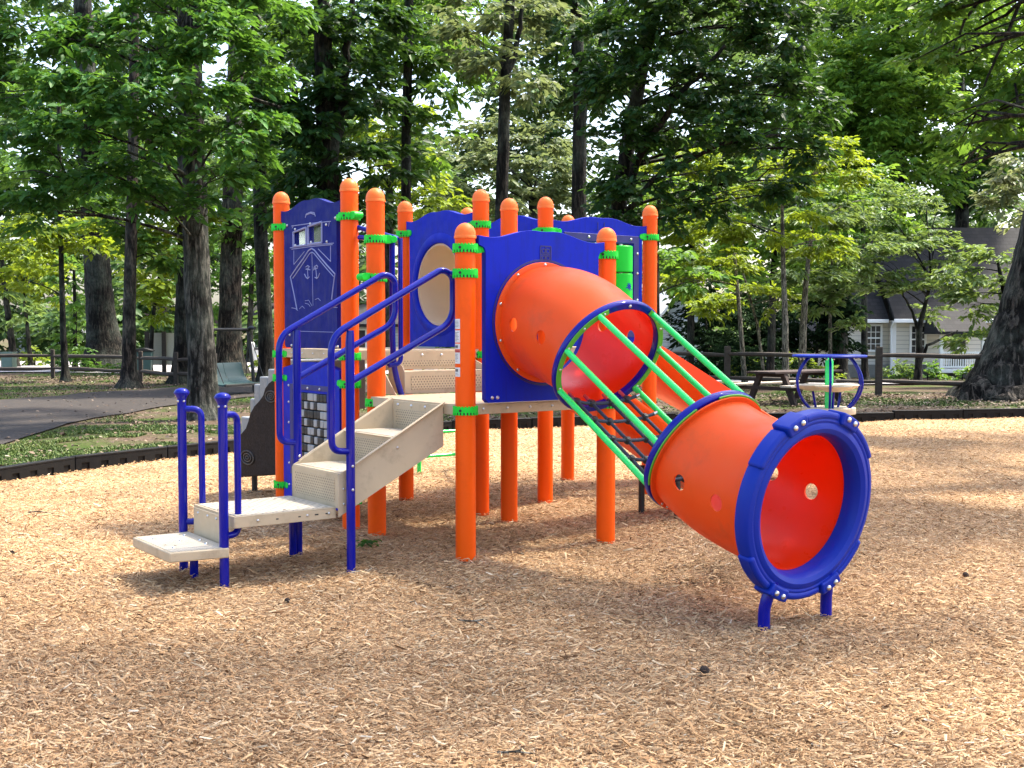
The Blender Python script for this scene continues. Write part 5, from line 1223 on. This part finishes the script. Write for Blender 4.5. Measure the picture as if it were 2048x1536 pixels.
def simple_house(label, px0, px1, ybase, yeave, yridge, Y, wall, roofm, depth=7., gable=None, wins=()):
    k = Y/F; x0 = (px0-1024)*k; zb = CAMH + (660-ybase)*k; r = empty('house', (x0, Y, zb), 0, label, 'house'); w_ = (px1-px0)*k; e = (ybase-yeave)*k; rd = (ybase-yridge)*k
    MB().box(0, w_, 0, depth, -1., e).build('wall', M[wall], r)
    if gable:
        MB().prism([(-.3, e+.02), (w_/2, rd), (w_+.3, e+.02), (w_+.3, e-.13), (w_/2, rd-.16), (-.3, e-.13)], [], lambda a, b_, t: (a, t, b_), -.35, depth+.3).build('roof', M[roofm], r)
        MB().prism([(.0, e-.0), (w_, e-.0), (w_/2, rd-.2)], [], lambda a, b_, t: (a, t, b_), .02, .2).build('gable', M[wall], r)
    else: MB().prism([(-.4, e-.1), (-.4, e+.05), (depth/2, rd), (depth+.4, e+.05), (depth+.4, e-.1), (depth/2, rd-.2)], [], lambda a, b_, t: (t, a, b_), -.3, w_+.3).build('roof', M[roofm], r)
    for (wx, wy, ww, wh) in wins: window(r, (wx-px0)*k, (ybase-wy)*k, ww, wh, 0, 2, 2)
    return r
h = simple_house('small white house with a front stair at the far left', 32, 128, 722, 655, 615, 78, 'white_paint', 'shingle', wins=((60,698,.7,1.0),(118,698,.7,1.0)))
k = 78/F
for x in (95, 103, 112, 120): MB().box((x-32)*k-.08, (x-32)*k+.08, -1.5, -1.34, .5, 2.2).build('porch_post', M['white_paint'], h)
MB().box((88-32)*k, (126-32)*k, -1.7, -.01, 2.2, 2.45).build('porch_roof', M['white_paint'], h)
for y in (-1.6, -.6): MB().tube([((85-32)*k, y, 1.3), ((60-32)*k, y, .2)], .07, 6).build('stair_rail', M['white_paint'], h)
MB().box((80-32)*k, (88-32)*k, -1.6, -.6, 0, .45).build('porch_step', M['white_paint'], h)
simple_house('low dark brown house with reddish roof behind the beige screen', 262, 420, 728, 668, 612, 72, 'dark_wall', 'brick', wins=((318,690,.9,.5),(350,690,.9,.5)))
simple_house('grey sided house seen between trunk and ship panel', 500, 640, 732, 655, 600, 62, 'siding_dim', 'shingle', wins=((600,700,.8,1.0),))
simple_house('pale grey house glimpsed behind the orange posts', 690, 900, 732, 650, 600, 60, 'siding_grey', 'shingle', wins=((715,700,.8,1.0),(765,700,.8,1.0)))
simple_house('grey blue gabled house behind the green tunnel bars', 1335, 1415, 745, 628, 560, 47, 'siding_grey', 'white_paint', gable=True, wins=((1385,690,.6,.9),))
simple_house('tan garage wall half hidden behind the saplings', 1590, 1660, 748, 690, 640, 50, 'siding_cream', 'shingle')
for px, py, r, mt, lb_ in ((70,732,.5,'leaf_yellow','sunlit yellow shrub near the white house stair'),(150,745,.6,'leaf_mid','leafy shrub against the left fence near the massive trunk'),(240,748,.35,'leaf_mid','low shrub between trunk and street on the left'),(1480,742,.7,'leaf_yellow','sunlit shrub beyond the fence left of the picnic table'),(1400,748,.7,'leaf_cedar','dark shrub behind the green tunnel bars'),(1440,745,.9,'leaf_cedar','dark bushy shrub under the saplings'),(1560,745,.8,'leaf_cedar','dark shrub behind the sapling stems'),(1625,742,.7,'leaf_yellow','yellow green shrub lit by the sun beside the tan garage'),(540,742,.5,'leaf_yellow','sunlit plant at the foot of the straight trunk'),(900,745,.7,'leaf_mid','green shrub seen under the deck in the middle'),(1060,748,.7,'leaf_mid','leafy shrub seen between the deck legs')):
    p = gnd(px, py); shrub(lb_, p[0], p[1], r, M[mt], .16)
for i, (px, py, r_, cv, lb_) in enumerate(((1410,640,1.6,2.4,'shaded thicket left of the upright sapling'),(1480,650,1.6,2.4,'dense shaded thicket right behind the tunnel bars'),(1540,645,1.5,2.2,'dark thicket between the sapling stems'),(1630,640,1.5,2.0,'dim thicket beside the dark evergreen'))):
    c = atd(px, py, 43 + i); P = np.array([c[0], c[1], float(terr(c[0], c[1]))]); e = empty('thicket', P, 0, lb_, 'thicket', 'thickets behind the saplings')
    MB().tube([(0,0,-.1),(.1,.02,1.2),(.03,0,2.2)], [.08,.06,.02], 6).build('trunk', M['bark_dark'], e)
    crown_mesh('crown', [(c, (r_, r_, r_*.8)), (c - ZV*1.0 + np.array([.4,0,0]), (r_*.9, r_, r_*.6))], M['leaf_cedar'], e, .2, cover=cv, off=P, flat=.7)

# ------------------------------------------------------------------ small things on the ground
def cone(px, py, s_, label):
    q = gnd(px, py); r = MB()
    for i in range(11):
        z = -.028 + .0056*i; rr = .026*math.sqrt(max(.05, 1-(z/.034)**2))
        for k_ in range(10):
            a = 2*pi*(k_+.5*(i % 2))/10; d = np.array([cos(a), sin(a), .35]); r.obox(np.array([0,0,z]) + d*rr*.75, d, (-sin(a), cos(a), 0), (0,0,1), rr*.38, .0065, .0026)
    r.lathe([(0,-.03),(.014,-.02),(.017,0),(.012,.02),(0,.032)], 10)
    o = r.build('pine_cone', M['cone'] if 'cone' in M else M['rock_brown'], None, smooth=0); o.location = (q[0], q[1], float(terr(q[0], q[1])) + .014 + .026*s_); o.rotation_euler = (1.1, .4, px); o.scale = (s_,)*3
    tag(o, label, 'pine cone')
cone(1411, 1356, .66, 'largest pine cone lying on the wood chips in the right foreground'); cone(25, 1118, .5, 'small pine cone on the wood chips at the left edge'); cone(1932, 1164, .55, 'small dark pine cone on the chips right of the end ring'); cone(576, 1212, .45, 'small pine cone on the chips below the lowest stair rail post')
def twig(px, py, pts_, r0, label):
    q = gnd(px, py); o = MB()
    for L_ in pts_: o.tube([(x, y, .02+z) for x, y, z in L_], list(np.linspace(r0, r0*.5, len(L_))), 6)
    o = o.build('twig', M['bark_thin'], None); o.location = (q[0], q[1], float(terr(q[0], q[1])) + .012); tag(o, label, 'twig')
twig(950, 1262, [[(-.05,.06,.0),(.0,.02,.01),(.05,-.06,.0)], [(0,.02,.01),(.04,.03,.015)], [(-.05,.06,0),(-.09,.05,.01)]], .005, 'forked grey twig lying on the chips below the front post')
twig(1030, 1522, [[(-.06,.02,0),(.0,.0,.012),(.07,.01,0)], [(0,0,.01),(.03,.03,.012)]], .005, 'dark broken twig at the bottom edge of the picture')
twig(80, 1030, [[(-.1,.02,0),(0,.0,.012),(.09,-.02,0)]], .006, 'short dark stick on the chips left of the transfer step')
q = gnd(722, 1102); sd2 = empty('seedling', (q[0], q[1], float(terr(q[0], q[1]))), 0, 'tiny green seedling sprouting from the chips beside the stair post', 'seedling')
MB().tube([(0,0,-.02),(.005,0,.05)], [.003,.002], 6).build('stem', M['green_pipe'], sd2)
P = np.array([q[0], q[1], 0]); crown_mesh('foliage', [(P + np.array([0,0,.055]), (.05,.05,.02))], M['leaf_hickory'], sd2, .05, per=4, cover=1.2, off=P, nsub=3)

# grass and fallen leaves outside the border (uncountable)
def scatter(N, x0, x1, y0, y1, mask):
    P = np.stack([RNG.uniform(x0, x1, N), RNG.uniform(y0, y1, N)], 1); return P[mask(P)]
def nz(P, s_, ph=0.): return (np.sin(P[:,0]*s_+ph)*np.sin(P[:,1]*s_*1.3+ph*2) + .6*np.sin(P[:,0]*s_*2.7+1+ph)*np.cos(P[:,1]*s_*2.3) + .35*np.sin(P[:,0]*s_*6.1)*np.sin(P[:,1]*s_*5.3+ph))
def on_path(P): return np.zeros(len(P), bool)
outside = lambda P: ~inside_border(P)
G = []
def pathmask(P):   # left park path
    Lx = np.interp(P[:,1], [9,13.4,15.2,16.8,19.2,23.4,25.8,30.5], [-13,-8.2,-6.6,-6.7,-6.9,-6.6,-5.6,0]); Ux = np.interp(P[:,1], [18.5,22.6,24.2,27.4,30,31.6,33], [-22,-13,-10.5,-10,-8.8,-6.2,0])
    return (P[:,0] < Lx+.1) & (P[:,0] > np.where(P[:,1] < 18.5, -30, Ux)-.1)
G.append(scatter(150000, -9, -2.5, 11.5, 18, lambda P: outside(P) & ~pathmask(P) & (nz(P, 1.1, .4) > -.25)))
G.append(scatter(26000, -7, 0, 17, 27, lambda P: outside(P) & ~pathmask(P) & (nz(P, .9, 2.) > .35)))
G.append(scatter(46000, -20, -4, 24, 40, lambda P: ~pathmask(P) & (nz(P, .5, 1.) > -.2)))
G.append(scatter(30000, 5, 14, 22.5, 27.5, lambda P: (nz(P, .8, 1.) > -.2) & (P[:,1] > 22.7 + .5*np.sin(P[:,0]))))
G.append(scatter(16000, -1, 9, 26, 40, lambda P: nz(P, .5, 3.) > .2))
P = np.concatenate(G); m_ = len(P); z = terr(P[:,0], P[:,1]) - .01; a = RNG.random(m_)*2*pi; hgt = RNG.uniform(.012, .042, m_); wd = RNG.uniform(.003, .006, m_)*(1 + P[:,1]/20); ln = RNG.normal(0, .5, (m_, 2))*hgt[:, None]
b0 = np.column_stack([P, z]); s_ = np.column_stack([np.cos(a), np.sin(a), np.zeros(m_)])*wd[:, None]; tip = b0 + np.column_stack([ln, hgt])
mid = b0 + np.column_stack([ln*.35, hgt*.6])
v = np.stack([b0-s_, b0+s_, mid+s_*.7, mid-s_*.7, tip], 1).reshape(-1, 3); i = (np.arange(m_)*5)[:, None]
r_ = np.clip(RNG.normal(.45, .2, m_) + .12*nz(P, .7), 0, 1)
gr = np_mesh('grass', v, i + np.array([0, 1, 2, 3]), M['grass'], rnd=np.concatenate([r_, r_]), tris=i + np.array([3, 2, 4])); tag(gr, 'short patchy grass on the park ground', 'grass', kind='stuff')
G = [scatter(16000, -16, 0, 12, 38, lambda P: outside(P) & (RNG.random(len(P)) < np.where(pathmask(P), .12, .7))), scatter(14000, -1, 16, 17, 27, outside), scatter(4000, -20, -4, 32, 37, lambda P: RNG.random(len(P)) < .9)]
P = np.concatenate(G); m_ = len(P); L = RNG.uniform(.035, .085, m_); a = RNG.random(m_)*2*pi
d = np.column_stack([np.cos(a), np.sin(a), RNG.normal(0, .25, m_)]); n_ = unit(np.column_stack([RNG.normal(0, .35, (m_, 2)), np.ones(m_)]))
v = leaf_arrays(np.column_stack([P, terr(P[:,0], P[:,1]) + .018]), unit(d), n_, L, L*.6, 0.); i = (np.arange(m_)*6)[:, None]
r_ = np.clip(RNG.normal(.45, .25, m_), 0, 1)
ll = np_mesh('leaf_litter', v, np.concatenate([i + np.array([0,1,2,3]), i + np.array([0,3,4,5])]), M['litter'], rnd=np.concatenate([r_, r_])); tag(ll, 'brown fallen leaves scattered over the park ground', 'fallen leaves', kind='stuff')

# bits of chip kicked up onto treads and decks
def on_local(N, u0, u1, v0, v1, z): return [WL(RNG.uniform(u0, u1), RNG.uniform(v0, v1), z) for _ in range(N)]
B_ = np.array(on_local(26, -.75, -.2, -.56, -.45, .8145-.195) + on_local(34, -.74, -.2, -.20, -.085, .8145) + on_local(14, -.75, -.2, -.75, -.5, .6195) + on_local(26, -.78, -.24, -1.42, -.85, .4145) + on_local(10, -.8, -.3, -1.75, -1.5, .2440) + on_local(40, -1.1, -.1, .1, 1.1, 1.0045) + on_local(26, -1.42, -1.36, .3, .95, 1.1675))
n_ = len(B_); d = unit(np.column_stack([RNG.normal(size=(n_, 2)), np.zeros(n_)])); L = RNG.uniform(.008, .026, n_)
v = leaf_arrays(B_, d, np.tile(ZV, (n_, 1)), L, L*.4, 0.); i = (np.arange(n_)*6)[:, None]; r_ = RNG.random(n_)
db = np_mesh('stair_debris', v, np.concatenate([i + np.array([0,1,2,3]), i + np.array([0,3,4,5])]), M['litter'], rnd=np.concatenate([r_, r_])); tag(db, 'bits of bark and leaf lying on the tan treads and decks', 'debris', kind='stuff')

# ------------------------------------------------------------------ camera, light, sky
cam = bpy.data.cameras.new('camera'); co_ = bpy.data.objects.new('camera', cam); COL.objects.link(co_); scene.camera = co_
cam.sensor_width = 36; cam.lens = 36*F/2048; cam.clip_start = .05; cam.clip_end = 3000
co_.location = CAM; co_.rotation_euler = (pi/2 - PT, 0, 0)
SUN_EL, SUN_AZ = radians(60), radians(62)     # azimuth measured from +Y (away from the camera) towards +X
w = bpy.data.worlds.new('World'); scene.world = w; w.use_nodes = True; nt = w.node_tree
sk = nt.nodes.new('ShaderNodeTexSky'); sk.sky_type = 'NISHITA'; sk.sun_disc = False; sk.sun_elevation = SUN_EL; sk.sun_rotation = SUN_AZ
sk.dust_density = 4.0; sk.air_density = 1.0; sk.ozone_density = 1.0; sk.altitude = 30
bg = nt.nodes['Background']; bg.inputs[1].default_value = .15; nt.links.new(sk.outputs[0], bg.inputs[0])
sl = bpy.data.lights.new('sun', 'SUN'); sl.energy = 3.1; sl.angle = radians(4); sl.color = (1, .93, .80)
so = bpy.data.objects.new('sun', sl); COL.objects.link(so)
sd = Vector((sin(SUN_AZ)*cos(SUN_EL), cos(SUN_AZ)*cos(SUN_EL), sin(SUN_EL)))
so.rotation_mode = 'QUATERNION'; so.rotation_quaternion = sd.to_track_quat('Z', 'Y'); so.location = sd*60
scene.view_settings.view_transform = 'Standard'; scene.view_settings.look = 'None'; scene.view_settings.exposure = 2.08; scene.view_settings.gamma = 1
scene.cycles.max_bounces = 7; scene.cycles.diffuse_bounces = 5; scene.cycles.glossy_bounces = 3; scene.cycles.transmission_bounces = 4
scene.cycles.use_denoising = True
